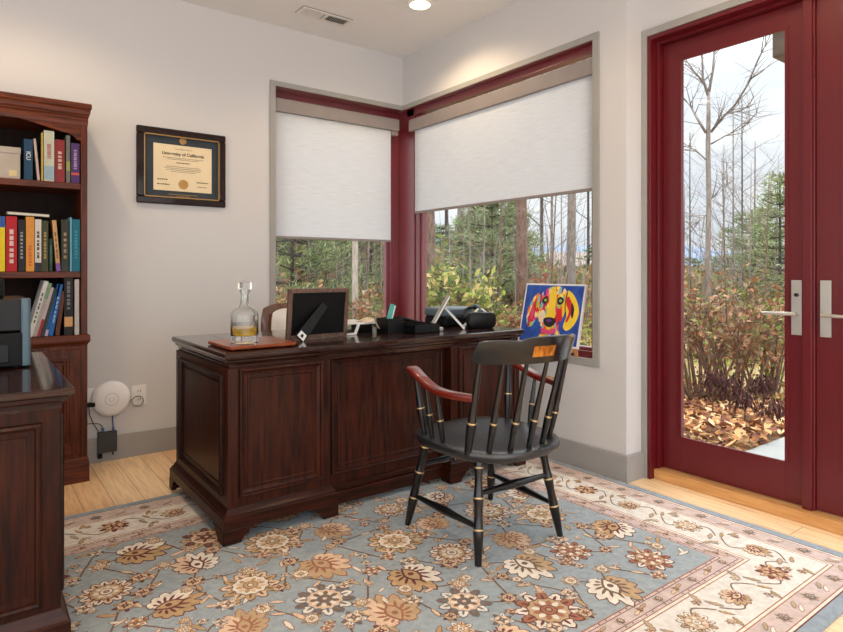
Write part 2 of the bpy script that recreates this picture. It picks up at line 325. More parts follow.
struct('trim_5', MB().box(.212, .27, -2.786, -2.736, .0505, 2.27).box(.200, .212, -2.778, -2.740, .0505, 2.27), M['red_frame'], bevel=.003)

# ------------------------------------------------------------------ ceiling: can lights and vent
mat('lamp_glow', (255,240,215), .5, emit=14, emitc=(255,232,200))
for i, (x, y) in enumerate([(-.461, -.845), (-2.55, -.80), (-.55, -2.75), (-2.55, -2.75), (-4.3, -2.75), (-2.55, -4.8)]):  # first is in view, second read from the wall glow, others added unseen
    lab = ['round recessed ceiling light with white ring near the window corner', 'round recessed ceiling light above the bookcase', 'added unseen recessed light above the glass door',
           'added unseen recessed light over the middle of the rug', 'added unseen recessed light by the opening in the side wall', 'added unseen recessed light at the rear of the room'][i]
    t = thing('recessed_light', (x, y, H), lab, 'ceiling light', 'recessed ceiling lights')
    MB().lathe([(.082,-.0005),(.080,-.006),(.064,-.008),(.060,-.003)], (x, y, H), 32).build('trim_ring', M['plate_white'], t, smooth=True)
    MB().lathe([(.058,-.0095),(.058,-.0085)], (x, y, H), 32).build('lens', M['lamp_glow'], t)
    l = bpy.data.lights.new('can_lamp', 'SPOT'); l.energy = CAN_W*(1.0 if i < 2 else .8); l.color = CAN_COL; l.spot_size = math.radians(150); l.spot_blend = .5; l.shadow_soft_size = .05
    lo = bpy.data.objects.new('can_lamp', l); sc.collection.objects.link(lo); lo.parent = t; lo.location = (0, 0, -.03)
mat('vent_dark', (70,70,72), .7); mat('vent_white', (222,220,216), .5)
vx0, vx1, vy0, vy1 = -1.03, -.675, -.395, -.27
t = thing('ceiling_vent', (-.85, -.33, H), 'white rectangular air vent with two louvred halves in the ceiling', 'air vent')
MB().box(vx0, vx1, vy0, vy1, H-.004, H-.0005).build('backing', M['vent_dark'], t)
MB().box(vx0, vx1, vy0, vy0+.022, H-.01, H-.004).box(vx0, vx1, vy1-.022, vy1, H-.01, H-.004).box(vx0, vx0+.022, vy0+.022, vy1-.022, H-.01, H-.004).box(vx1-.022, vx1, vy0+.022, vy1-.022, H-.01, H-.004).box(-.862, -.84, vy0+.022, vy1-.022, H-.01, H-.004).build('frame', M['vent_white'], t, bevel=.001)
for k in range(18):
    x = vx0+.03+k*.0172
    if -.87 < x < -.835: continue
    mb = MB(); mb.x = Matrix.Translation((x, (vy0+vy1)/2, H-.008)) @ Matrix.Rotation(.7 if x < -.85 else -.7, 4, 'Y'); mb.box(-.006, .006, -.04, .04, -.0008, .0008); mb.build('slat', M['vent_white'], t)

# ------------------------------------------------------------------ rug (the woven pattern belongs to its mesh)
RC = {'field': (158,168,172), 'edge': (148,160,170), 'pink': (206,186,178), 'cream': (226,220,210), 'tan': (192,162,126), 'maroon': (116,66,60), 'peach': (222,192,162), 'ivory': (232,222,206), 'gold': (190,158,116), 'brown': (126,102,84), 'slate': (112,120,130), 'rust': (166,112,86)}
RK = list(RC)
for k_ in RK: mat('rug_'+k_, RC[k_], .95, var=.10, scale=45, detail=6, bump=.35, bd=.003)
RM = [M['rug_'+k_] for k_ in RK]; ri = {k_: i for i, k_ in enumerate(RK)}
rx0, rx1, ry0, ry1 = -3.10, -.035, -3.12, -.80
RZ = .010
rug = MB()
def ringrect(i0, i1, c):
    for (a, b, cc, dd) in ((rx0+i0, rx1-i0, ry0+i0, ry0+i1), (rx0+i0, rx1-i0, ry1-i1, ry1-i0), (rx0+i0, rx0+i1, ry0+i1, ry1-i1), (rx1-i1, rx1-i0, ry0+i1, ry1-i1)):
        rug.add([(a,cc,RZ),(b,cc,RZ),(b,dd,RZ),(a,dd,RZ)], [(0,1,2,3)], ri[c])
rug.add([(rx0,ry0,.0005),(rx1,ry0,.0005),(rx1,ry1,.0005),(rx0,ry1,.0005),(rx0,ry0,RZ),(rx1,ry0,RZ),(rx1,ry1,RZ),(rx0,ry1,RZ)], [(3,2,1,0),(0,1,5,4),(1,2,6,5),(2,3,7,6),(3,0,4,7)], ri['edge'])
bands = [(0,.042,'edge'),(.042,.047,'maroon'),(.047,.056,'ivory'),(.056,.060,'rust'),(.060,.132,'pink'),(.132,.136,'rust'),(.136,.145,'ivory'),(.145,.149,'rust'),(.149,.335,'cream'),(.335,.339,'rust'),(.339,.349,'ivory'),(.349,.353,'rust'),(.353,.364,'pink'),(.364,.367,'maroon'),(.367,.409,'pink'),(.409,.412,'maroon'),(.412,.421,'pink'),(.421,.426,'rust')]
for a, b, c in bands: ringrect(a, b, c)
FI = .426
rug.add([(rx0+FI,ry0+FI,RZ),(rx1-FI,ry0+FI,RZ),(rx1-FI,ry1-FI,RZ),(rx0+FI,ry1-FI,RZ)], [(0,1,2,3)], ri['field'])
random.seed(11)
LZ = [0]; SQ = [0]
def shape(pts, c, lay): 
    SQ[0] = (SQ[0]+1) % 97; z = RZ + .0003*lay + SQ[0]*2.7e-6 + LZ[0]*1e-8
    rug.add([(a, b, z) for a, b in pts], [tuple(range(len(pts)))], ri[c])
def petal(cx, cy, a, r0, r1, wd, c, lay, jag=False):
    ca, sa = math.cos(a), math.sin(a); pr = [(0,0),(.25,.62),(.5,1),(.75,.78),(1,0)] if not jag else [(0,.2),(.3,.8),(.38,.62),(.6,1),(.66,.7),(.85,.6),(1,0)]
    up = [(r0+(r1-r0)*t_, wd*h) for t_, h in pr]; pts = up + [(q, -h) for q, h in reversed(up[:-1]) if h > 0]
    shape([(cx+q*ca-h*sa, cy+q*sa+h*ca) for q, h in pts], c, lay)
def disc(cx, cy, r, c, lay, n=12, ph=0, wob=0):
    shape([(cx+r*(1+wob*(k%2))*math.cos(ph+2*PI*k/n), cy+r*(1+wob*(k%2))*math.sin(ph+2*PI*k/n)) for k in range(n)], c, lay)
def rosette(cx, cy, R, n=12, pal=None, ph=0):
    LZ[0] += 1
    a, b, c, d = pal or random.choice([('maroon','peach','gold','ivory'),('brown','tan','peach','maroon'),('maroon','ivory','tan','rust'),('brown','peach','ivory','gold'),('slate','ivory','peach','brown')])
    for k in range(n):
        t_ = ph+2*PI*k/n; petal(cx, cy, t_, R*.25, R*1.06, R*.25, a, 2, True); petal(cx, cy, t_, R*.33, R*.99, R*.205, b if k % 2 else d, 4, True); petal(cx, cy, t_, R*.5, R*.86, R*.05, a, 5)
    disc(cx, cy, R*.60, a, 6, 2*n, ph, .12); disc(cx, cy, R*.56, c, 7, 2*n, ph, .12); 
    for k in range(n):
        t_ = ph+2*PI*(k+.5)/n; petal(cx, cy, t_, R*.2, R*.52, R*.09, d if k % 2 else b, 8)
    disc(cx, cy, R*.27, a, 9, 10); disc(cx, cy, R*.23, d, 10, 10); disc(cx, cy, R*.12, a, 11, 8); disc(cx, cy, R*.08, c, 12, 8)
def palmette(cx, cy, R, a0, pal=None):
    LZ[0] += 1
    a, b, c = pal or random.choice([('maroon','peach','ivory'),('brown','tan','ivory'),('maroon','ivory','gold'),('rust','peach','tan')])
    for q, (da, l) in enumerate([(0,1.25),(.42,1.12),(-.42,1.12),(.84,1.0),(-.84,1.0),(1.28,.86),(-1.28,.86),(1.75,.72),(-1.75,.72),(2.3,.6),(-2.3,.6)]):
        petal(cx, cy, a0+da, R*.05, R*l, R*.25, a, 2+(q % 2), True); petal(cx, cy, a0+da, R*.12, R*l*.95, R*.205, b if q % 2 else c, 4+(q % 2), True)
        petal(cx, cy, a0+da, R*.2, R*l*.66, R*.05, a, 6)
    petal(cx, cy, a0, -R*.35, R*.6, R*.27, a, 8); petal(cx, cy, a0, -R*.25, R*.5, R*.19, c, 9); disc(cx+.1*R*math.cos(a0), cy+.1*R*math.sin(a0), R*.1, a, 10, 8)
def leaf(cx, cy, L, a, c1='brown', c2='tan'):
    LZ[0] += 1; petal(cx, cy, a, 0, L, L*.19, c1, 3, True); petal(cx, cy, a, L*.08, L*.93, L*.14, c2, 4, True)
def vine(pts, c='brown', wdt=.0035):
    LZ[0] += 1; P_ = []
    for i in range(len(pts)-1):
        for s_ in range(8):
            t_ = s_/8; p0 = pts[max(i-1,0)]; p1 = pts[i]; p2 = pts[i+1]; p3 = pts[min(i+2,len(pts)-1)]
            P_.append(tuple(.5*((2*p1[k])+(-p0[k]+p2[k])*t_+(2*p0[k]-5*p1[k]+4*p2[k]-p3[k])*t_**2+(-p0[k]+3*p1[k]-3*p2[k]+p3[k])*t_**3) for k in (0,1)))
    P_.append(pts[-1]); z = RZ+.00025+LZ[0]*1e-6
    vs = []; 
    for i, q in enumerate(P_):
        a, b = P_[max(i-1,0)], P_[min(i+1,len(P_)-1)]; dx, dy = b[0]-a[0], b[1]-a[1]; L = math.hypot(dx, dy) or 1
        vs += [(q[0]-dy/L*wdt, q[1]+dx/L*wdt, z), (q[0]+dy/L*wdt, q[1]-dx/L*wdt, z)]
    rug.add(vs, [(2*i, 2*i+1, 2*i+3, 2*i+2) for i in range(len(P_)-1)], ri[c])
fx0, fx1, fy0, fy1 = rx0+FI, rx1-FI, ry0+FI, ry1-FI
nodes = []
cols_, rows_ = 8, 6
for i in range(cols_):
    for j in range(rows_):
        x = fx0+(i+.5)*(fx1-fx0)/cols_ + (.05 if j % 2 else -.05); y = fy0+(j+.5)*(fy1-fy0)/rows_ + (.02 if i % 2 else -.02)
        nodes.append((i, j, x+random.uniform(-.035,.035), y+random.uniform(-.03,.03)))
for (i, j, x, y) in nodes:
    for (ii, jj, xx, yy) in nodes:
        if (ii == i+1 and jj == j) or (ii == i and jj == j+1 and (i+j) % 2):
            mx_, my_ = (x+xx)/2, (y+yy)/2; sg = 1 if (i+j) % 2 else -1; nx, ny = (yy-y), -(xx-x)
            q1 = (x*.7+xx*.3+nx*.28*sg, y*.7+yy*.3+ny*.28*sg); q2 = (x*.3+xx*.7-nx*.28*sg, y*.3+yy*.7-ny*.28*sg)
            vine([(x, y), q1, (mx_, my_), q2, (xx, yy)])
            for q in (q1, q2):
                rosette(q[0]+random.uniform(-.01,.01), q[1]+random.uniform(-.01,.01), random.uniform(.028,.044), 8)
                leaf(q[0]+.03, q[1]+.02, .06, random.uniform(0, 6.28), random.choice(['brown','slate','maroon']), random.choice(['tan','peach','gold']))
            leaf(mx_, my_, .055, random.uniform(0, 6.28), 'brown', 'peach')
for (i, j, x, y) in nodes:
    if (i+j) % 2: rosette(x, y, random.uniform(.078,.112), random.choice([12,14]), ph=random.random())
    else: palmette(x, y, random.uniform(.09,.125), random.choice([0, PI/2, PI, -PI/2])+random.uniform(-.5,.5))
for _ in range(330):
    x, y = random.uniform(fx0+.03, fx1-.03), random.uniform(fy0+.03, fy1-.03)
    if min(math.hypot(x-q[2], y-q[3]) for q in nodes) < .11: continue
    if random.random() < .5: leaf(x, y, random.uniform(.035,.075), random.uniform(0, 6.28), random.choice(['brown','rust']), random.choice(['tan','peach','ivory']))
    else: rosette(x, y, random.uniform(.014,.026), 6)
def border(inset, step, fn):
    """walk round the four sides at a given inset"""
    W_, H_ = rx1-rx0-2*inset, ry1-ry0-2*inset
    for (ax, ay, ux, uy, L) in ((rx0+inset, ry0+inset, 1, 0, W_), (rx1-inset, ry0+inset, 0, 1, H_), (rx1-inset, ry1-inset, -1, 0, W_), (rx0+inset, ry1-inset, 0, -1, H_)):
        n_ = max(2, round(L/step)); 
        for k in range(n_): fn(ax+ux*(k+.5)*L/n_, ay+uy*(k+.5)*L/n_, math.atan2(uy, ux), k)
border(.096, .10, lambda x, y, a, k: (rosette(x, y, .026, 7, ('maroon','peach','slate','tan')) if k % 2 else (leaf(x-.02*math.cos(a), y-.02*math.sin(a), .05, a+.5, 'slate', 'tan'), leaf(x+.02*math.cos(a), y+.02*math.sin(a), .05, a+PI+.5, 'rust', 'ivory'))))
border(.388, .105, lambda x, y, a, k: (rosette(x, y, .020, 7, ('maroon','peach','brown','ivory')) if k % 2 else (rosette(x, y, .016, 6, ('rust','ivory','maroon','tan')), leaf(x, y, .045, a+.25, 'brown', 'tan'), leaf(x, y, .045, a+PI+.25, 'brown', 'peach'))))
def bo(x, y, a, k):
    ca, sa = math.cos(a), math.sin(a)
    if k % 2: rosette(x, y, .058, 11, random.choice([('brown','tan','peach','ivory'),('rust','peach','gold','maroon')]))
    else:
        palmette(x, y, .062, a+(0 if k % 4 else PI), random.choice([('brown','peach','tan'),('maroon','tan','peach')]))
    for s_ in (-1, 1):
        ex, ey = x+ca*.12*s_, y+sa*.12*s_
        vine([(x, y), (x+ca*.06*s_-sa*.05*s_, y+sa*.06*s_+ca*.05*s_), (ex, ey)], 'brown', .0025)
        leaf(ex-sa*.05, ey+ca*.05, .06, a+1.2*s_, 'slate', 'tan'); leaf(ex+sa*.05, ey-ca*.05, .05, a-2*s_, 'brown', 'gold'); rosette(ex-ca*.03+sa*.06*s_, ey-sa*.03-ca*.06*s_, .018, 6)
border(.242, .25, bo)
for ins in (.3585, .4165): border(ins, .035, lambda x, y, a, k: (LZ.__setitem__(0, LZ[0]+1), disc(x, y, .0035, 'maroon' if k % 3 else 'ivory', 2, 6)))
ro = rug.build('area_rug', RM); tag(ro, 'large floral rug with pale blue field and cream border on the oak floor', 'rug')
RT_ = RZ + .003

# ------------------------------------------------------------------ furniture builders
PAN = [(0,0),(.001,.012),(.006,.015),(.011,.012),(.014,.003),(.020,.001),(.034,-.001),(.036,.004),(.040,.005),(.044,.001),(.046,-.007),(.06,-.007)]
def bracket(mb, x, y, sx, sy, z0, z1, L=.13, D=.13, th=.024):
    """corner bracket foot, outer corner at (x, y), arms running sx / sy"""
    h = z1-z0
    def prof(Lw, s0=0):
        return [(s0,0),(Lw*.55,0),(Lw*.60,h*.25),(Lw*.72,h*.5),(Lw*.80,h*.6),(Lw*.82,h*.78),(Lw*.95,h*.86),(Lw,h),(s0,h)]
    for (Lw, ux, uy) in ((L, sx, 0), (D, 0, sy)):
        U = Vector((ux, uy, 0)); pr = prof(Lw, 0 if ux else th+.0005); O = Vector((x, y, z0)); inn = Vector((0, sy, 0)) if ux else Vector((sx, 0, 0))
        if U.cross(Z_).dot(inn) < 0: mb.prism([(a, b) for a, b in reversed(pr)], O+inn*th*0, U, Z_, -th)
        else: mb.prism(pr, O, U, Z_, th)
# ---- desk
dx0, dx1, dy0, dy1 = -1.885, -.25, -1.488, -.745
DT = .762
dk = thing('executive_desk', (-1.067, -1.115, RT_), 'large dark cherry double pedestal desk with raised panels under the corner window', 'desk')
top = MB().loops(dx0+.01, dx1-.01, dy0+.008, dy1-.008, [(-.02,.695),(0,.697),(.002,.708),(.006,.716),(.012,.722),(.014,.73),(.022,.736),(.026,.744),(.026,.758),(.022,.762)]).build('desktop', [M['cherry_top']], dk)
MB().box(dx0+.15, dx1-.15, dy0+.11, dy1-.1, .762, .7625).build('desktop_inlay', M['cherry_top'], dk)
def pedestal(x0, x1, side_left):
    p_ = MB().box(x0, x1, dy0, dy1, .135, .697).build('pedestal', [M['cherry_v']], dk, bevel=.002)
    MB().panel((x0+.045, dy0, .182), X_, Z_, x1-x0-.085, .512, PAN).build('front_panel', M['cherry_v'], p_)
    if side_left:
        MB().panel((x0, dy1-.09, .182), -Y_, Z_, .60, .488, PAN).build('side_panel', M['cherry_side'], p_)
    else:
        MB().panel((x1, dy0+.05, .182), Y_, Z_, .64, .488, PAN).build('side_panel', M['cherry_side'], p_)
    MB().loops(x0, x1, dy0, dy1, [(.022,.068),(.024,.070),(.024,.112),(.018,.117),(.018,.122),(.010,.130),(.004,.142),(.001,.146),(.001,.150)]).build('base_moulding', M['cherry_h'], p_)
    for (fx, fy, sx, sy) in ((x0-.026,dy0-.026,1,1),(x1+.026,dy0-.026,-1,1),(x0-.026,dy1+.026,1,-1),(x1+.026,dy1+.026,-1,-1)):
        b = MB(); bracket(b, fx, fy, sx, sy, RT_ if sy > 0 else RT_, .070, D=.08 if sy < 0 else .13); b.build('foot', M['cherry_h'], dk, bevel=.002)
    return p_
pedestal(dx0, -1.43, True); pedestal(-.742, dx1, False)
mp_ = MB().box(-1.43, -.742, dy0+.05, dy0+.075, .06, .697).build('modesty_panel', M['cherry_v'], dk)
MB().panel((-1.405, dy0+.05, .17), X_, Z_, .637, .522, PAN).build('centre_panel', M['cherry_v'], mp_)
MB().box(-1.43, -.742, dy0+.030, dy0+.05, .035, .095).box(-1.43, -.742, dy0+.038, dy0+.05, .095, .125).build('base_rail', M['cherry_h'], mp_, bevel=.006)
# ---- credenza with the printer
cz = thing('credenza', (-3.0, -1.46, RT_), 'dark cherry cabinet with raised panel and polished top under the black printer', 'cabinet')
cx1, cy0, cy1 = -2.495, -1.90, -1.03; cx0 = -3.55
MB().box(cx0, cx1, cy0, cy1, .10, .705).build('body', M['cred_v'], cz, bevel=.003)
MB().loops(cx0, cx1, cy0, cy1, [(-.02,.700),(.001,.703),(.003,.712),(.008,.722),(.016,.728),(.020,.738),(.030,.744),(.030,.758),(.026,.762)]).build('cabinet_top', M['cherry_top'], cz)
for k in range(2):
    d = MB().panel((cx1-.045-.46-k*.52, cy0, .165), X_, Z_, .46, .505, [(0,0),(.002,.012),(.009,.015),(.015,.012),(.018,.004),(.034,.003),(.038,-.003),(.042,-.008),(.06,-.008)]).build('front_panel', M['cred_v'], cz)
MB().panel((cx1, cy0+.06, .165), Y_, Z_, .75, .505, PAN).build('side_panel', M['cherry_side'], cz)
MB().loops(cx0, cx1, cy0, cy1, [(.022,.060),(.022,.110),(.016,.116),(.008,.132),(.001,.146),(.001,.15)]).build('base_moulding', M['cherry_h'], cz)
for (fx, fy, sx, sy) in ((cx0-.022,cy0-.022,1,1),(cx1+.022,cy0-.022,-1,1),(cx0-.022,cy1+.022,1,-1),(cx1+.022,cy1+.022,-1,-1)):
    b = MB(); bracket(b, fx, fy, sx, sy, RT_, .062); b.build('foot', M['cherry_h'], cz, bevel=.002)
pr = thing('printer', (-2.78, -1.25, DT), 'black office printer with grey rounded corner on the near cabinet top', 'printer')
px0, px1, py0, py1 = -3.0, -2.535, -1.44, -1.08
MB().prism(rrect(px0, px1, py0, py1, .03), (0,0,DT+.006), X_, Y_, .112).build('base', M['black_plastic'], pr, bevel=.004)
MB().prism(rrect(px0+.004, px1-.002, py0+.004, py1, .03), (0,0,DT+.121), X_, Y_, .108).build('scanner', M['black_satin'], pr, bevel=.006)
MB().box(px0+.05, px1-.07, py0+.05, py1-.02, DT+.229, DT+.305).build('document_feeder', M['black_plastic'], pr, bevel=.012)
MB().box(px0+.03, px1-.09, py0-.012, py0+.02, DT+.14, DT+.20).build('control_panel', M['black_satin'], pr, bevel=.004)
MB().box(px0+.05, px1-.06, py0-.003, py0+.01, DT+.02, DT+.08).build('paper_tray', M['black_satin'], pr, bevel=.003)
MB().prism(rrect(px1-.028, px1+.001, py0-.001, py0+.05, .012), (0,0,DT+.006), X_, Y_, .225).build('corner_trim', M['grey_plastic'], pr, bevel=.003)
for fx in (px0+.04, px1-.04):
    for fy in (py0+.04, py1-.04): MB().lathe([(.014,0),(.014,.007)], (fx, fy, DT), 12).build('foot', M['black_plastic'], pr)

# ---- bookcase
bc = thing('bookcase', (-2.66, -.17, 0), 'tall cherry bookcase with crown moulding and cabinet base against the back wall', 'bookcase')
bx0, bx1, by0, by1 = -3.12, -2.212, -.318, -.02
MB().box(bx0, bx0+.032, by0, by1, .757, 1.86).build('side_panel', M['case_v'], bc, bevel=.002)
MB().box(bx1-.03, bx1, by0, by1, .757, 1.86).build('side_panel', M['case_v'], bc, bevel=.002)
MB().box(bx0+.032, bx1-.03, by1-.012, by1, .757, 1.86).build('back_panel', M['case_in'], bc)
MB().loops(bx0, bx1, by0, by1, [(-.01,1.83),(.001,1.832),(.003,1.85),(.003,1.872),(.007,1.878),(.007,1.884),(.011,1.892),(.013,1.905),(.013,1.913),(.018,1.92),(.018,1.942),(.014,1.946)]).build('crown', M['case_h'], bc)
va = [(bx0+.032,1.86),(bx0+.032,1.757)] + [(bx0+.032+.015+.045*k/5, 1.757+.030*math.sin(PI/2*k/5)) for k in range(6)] + [(bx0+.12+(bx1-bx0-.24)*k/20, 1.792+.055*math.sin(PI*k/20)) for k in range(21)] + \
     [(bx1-.03-.015-.045*k/5, 1.757+.030*math.sin(PI/2*k/5)) for k in range(5,-1,-1)] + [(bx1-.03,1.757),(bx1-.03,1.86)]
MB().prism(va, (0, by0+.02, 0), X_, Z_, .018).build('arched_header', M['case_h'], bc)
for z in (1.519, 1.066): MB().box(bx0+.032, bx1-.03, by0+.006, by1-.012, z-.016, z+.016).build('shelf', M['case_h'], bc, bevel=.003)
MB().loops(bx0, bx1, by0, by1, [(-.002,.700),(.001,.703),(.003,.712),(.009,.718),(.012,.726),(.012,.752),(.008,.757)]).build('ledge', M['case_h'], bc)
MB().box(bx0, bx1, by0, by1, .10, .702).build('base_cabinet', M['case_v'], bc, bevel=.002)
for k in range(2):
    d = MB().panel((bx1-.035-.40-k*.42, by0, .155), X_, Z_, .40, .53, [(0,0),(.0,.014),(.002,.016),(.045,.016),(.048,.012),(.056,.012),(.062,.006),(.07,.006),(.08,.012)]).build('door', M['case_v'], bc)
    MB().lathe([(.006,0),(.006,.012),(.013,.018),(.010,.026)], (bx1-.035-.40-k*.42+(.02 if k == 0 else .38), by0-.016, .45), 14, axis='-y').build('knob', M['brass'], d)
MB().loops(bx0, bx1, by0, by1, [(.008,0),(.008,.10),(.005,.106),(.005,.118),(.001,.126),(.001,.13)]).build('base_moulding', M['case_h'], bc)

# ---- books
def cover(col, r=.5): return mat('cover_%d_%d_%d' % col, tuple(int(q*.88) for q in col), r, var=.06, scale=30, spec=.25)
mat('paper', (226,216,196), .8, var=.05, scale=80)
random.seed(5)
def book(xl, wd, zb, ht, col, label, group, yf=-.305, dp=.2, tilt=0, mark=None, mark2=None, marks=(.25,.8), tcol2=None, pages=True, band=None):
    """upright book, spine towards -y; tilt leans the top towards +x (radians)"""
    t = thing('book', (xl+wd/2, yf+dp/2, zb), label, 'book', group)
    T = Matrix.Translation((xl+(wd if tilt > 0 else 0), yf, zb)) @ Matrix.Rotation(tilt, 4, 'Y') @ Matrix.Translation((-(wd if tilt > 0 else 0), 0, 0))
    mb = MB(); mb.x = T
    c = [cover(col)] + [cover(q) for q in ([mark] if mark else [(200,190,170)])] + ([cover(mark2)] if mark2 else [cover((60,50,40))])
    th = min(.003, wd*.15)
    mb.box(0, th, 0, dp, 0, ht).box(wd-th, wd, 0, dp, 0, ht).box(0, wd, -.003, th, 0, ht)
    if mark:
        n_ = random.randint(5, 9)
        z0, z1 = ht*marks[0], ht*marks[1]
        for k in range(n_):
            a = z0+(z1-z0)*k/n_; mb.box(wd*.32, wd*.68, -.0036, -.0029, a, a+(z1-z0)/n_*random.uniform(.45,.85), 1)
    if mark2: mb.box(0.0004, wd-.0004, -.0034, -.0029, ht*band[0] if band else .01, ht*band[1] if band else ht*.16, 2)
    mb.build('cover', c, t)
    if pages:
        q = MB(); q.x = T; q.box(th, wd-th, th, dp-.005, .003, ht-.004); q.build('pages', M['paper'], t)
    return t
def xb(px, y=-.305): return onp(1, y, px, 200).x
def zb(px, py, y=-.305): return onp(1, y, px, py).z
def brow(items, zbase, grp):
    for (p0, p1, ptop, col, lab, kw) in items:
        x0, x1 = xb(p0), xb(p1)
        kw = dict(kw); til = kw.get('tilt', 0)
        book(x0, x1-x0, zbase+.0008, max(.05, zb((p0+p1)/2, ptop)-zbase)/max(math.cos(til), .5), col, lab, grp, **kw)
Z1, Z2, Z3 = 1.535, 1.082, .757
g1, g2, g3 = 'books on the top shelf', 'books on the middle shelf', 'books on the ledge above the cabinet'
brow([(24.0,32.6,139.5,(28,66,96),'blue hardback with white lettering on its spine, top shelf',dict()),
      (41.0,43.2,133,(38,60,60),'thick dark green hardback with yellow edge on the top shelf',dict(mark2=(196,160,60),band=(0,1))),
      (43.8,54.2,131,(196,198,180),'thick cream hardback with pale blue and red cover patches, top shelf',dict(mark=(176,110,100),mark2=(150,178,190),marks=(.45,.75),band=(.03,.3))),
      (54.9,64.6,140,(142,44,46),'maroon hardback with pale column marks on its spine, top shelf',dict(mark=(206,186,166),marks=(.3,.75))),
      (66.0,70.0,135.5,(108,112,104),'slim grey green paperback between the maroon and purple books',dict(mark2=(150,160,90),band=(.25,.45))),
      (71.0,79.4,143.5,(78,46,106),'purple hardback at the right end of the top shelf',dict(mark=(180,160,190),mark2=(206,92,70),marks=(.35,.85),band=(.2,.26)))], Z1, g1)
book(xb(37.4), xb(39.9)-xb(37.4), Z1+.001, .205, (196,176,168), 'thin pale pink book leaning by the cream hardback', g1, tilt=-.085, pages=False)
ib = [o for o in bpy.data.objects if o.get('label', '').startswith('blue hardback with white')][0]
letters('ICU', (xb(28.2), -.3089, Z1+.118), -Z_, X_, .026, M['white_plastic'], 'title_lettering', ib)
t = thing('storage_box', (-2.72, -.2, Z1), 'pale grey file box with a small cream label on the top shelf', 'box')
x1_ = xb(20.5); bz = MB().box(x1_-.30, x1_, -.295, -.07, Z1+.0006, zb(18,147.5)).build('box_body', mat('box_grey', (168,158,146), .8), t, bevel=.003)
MB().box(x1_-.304, x1_+.002, -.298, -.068, zb(18,147.5)-.03, zb(18,147.5)+.001).build('box_lid', mat('box_grey', (168,158,146), .8), t, bevel=.002)
MB().box(xb(9), xb(17), -.2968, -.2951, zb(13,176), zb(13,170)).build('paper_label', mat('label_cream', (196,180,130), .7), t)
brow([(-14,-.6,214,(30,90,60),'green hardback at the left of the middle shelf',dict(mark=(210,210,200))),
      (-.2,5.0,216.5,(240,208,30),'thick yellow book with a blue top band, middle shelf',dict(mark2=(40,90,170),band=(.8,1.0))),
      (5.9,17.0,216.5,(186,24,34),'thick red hardback with white spine text, middle shelf',dict(mark=(230,200,190),marks=(.15,.78))),
      (18.2,24.9,220,(30,30,34),'black hardback with grey spine text beside the red book',dict(mark=(170,168,170))),
      (25.9,34.2,217,(226,152,62),'orange yellow paperback on the middle shelf',dict(mark=(216,96,40),marks=(.1,.5))),
      (34.9,41.3,219.5,(222,214,204),'white book with dark text and black base, middle shelf',dict(mark=(80,76,76),mark2=(40,44,60),band=(.0,.17))),
      (42.0,48.2,221,(66,70,42),'olive green hardback with gold spine marks, middle shelf',dict(mark=(180,150,90))),
      (49.4,52.4,239,(26,62,50),'short dark green book standing low on the middle shelf',dict(mark=(110,150,120))),
      (61.4,68.6,220,(54,58,46),'dark hardback with tan lettering beside the teal books',dict(mark=(170,140,110))),
      (69.8,71.8,217.5,(110,170,190),'slim pale blue book beside the teal volume',dict()),
      (72.2,79.8,219.5,(22,112,134),'teal hardback at the right end of the middle shelf',dict(mark=(60,150,160)))], Z2, g2)
book(xb(56.4), xb(60.6)-xb(56.4), Z2+.001, .258, (206,158,104), 'tan paperback with purple foot, leaning on the middle shelf', g2, tilt=-.075, mark=(120,90,70), mark2=(120,80,170), band=(0,.16))
t = thing('book', (xb(30), -.18, Z2+.24), 'thin grey book lying flat on top of the middle shelf books', 'book', g2)
zf = zb(12, 215)
mb = MB(); mb.x = Matrix.Translation((xb(6.5), -.29, zf+.003)) @ Matrix.Rotation(.03, 4, 'Y'); mb.box(0, xb(50)-xb(6.5), 0, .16, .0, .0025).box(0, xb(50)-xb(6.5), 0, .16, .014, .0165).box(0, .003, 0, .16, 0, .0165)
mb.build('cover', cover((88,84,80)), t)
mb2 = MB(); mb2.x = mb.x; mb2.box(.003, xb(50)-xb(6.5)-.002, .004, .155, .0025, .014); mb2.build('pages', M['paper'], t)
# lower row: most lean to the right
lean = [(27.5,3.6,.283,(214,212,208),.25,'white paperback leaning beside the printer',dict(mark=(90,90,90))),
        (32.2,3.4,.272,(172,168,156),.25,'grey green book leaning beside the white paperback',dict(mark2=(120,150,120),band=(.7,1))),
        (36.6,2.4,.250,(196,176,186),.25,'slim pale pink book leaning on the ledge',dict(mark2=(170,40,60),band=(0,.35))),
        (40.2,3.0,.242,(50,66,54),.235,'dark green paperback leaning beside the blue pair',dict()),
        (44.3,2.6,.265,(40,90,160),.215,'slim blue paperback, first of the leaning blue pair',dict(mark2=(190,170,200),band=(0,.12))),
        (48.2,3.8,.262,(34,104,176),.17,'wider bright blue paperback leaning before the brown book',dict(mark=(150,190,220))),
        (55.0,3.6,.225,(96,52,36),.12,'brown hardback leaning next to the black book',dict())]
for px_, wpx, ht, col, til, lab, kw in lean:
    x0 = xb(px_); wd_ = wpx*.0052
    book(x0, wd_, Z3+.001+wd_*math.sin(til)*.0, ht, col, lab, g3, tilt=til, **kw)
brow([(64.2,72.8,278,(28,28,30),'tall black book with a square orange spine label',dict(mark=(120,118,116),mark2=(214,164,110),marks=(.45,.95),band=(.15,.32))),
      (74.6,79.0,279.5,(206,196,190),'slim white book at the right end of the ledge',dict())], Z3, g3)

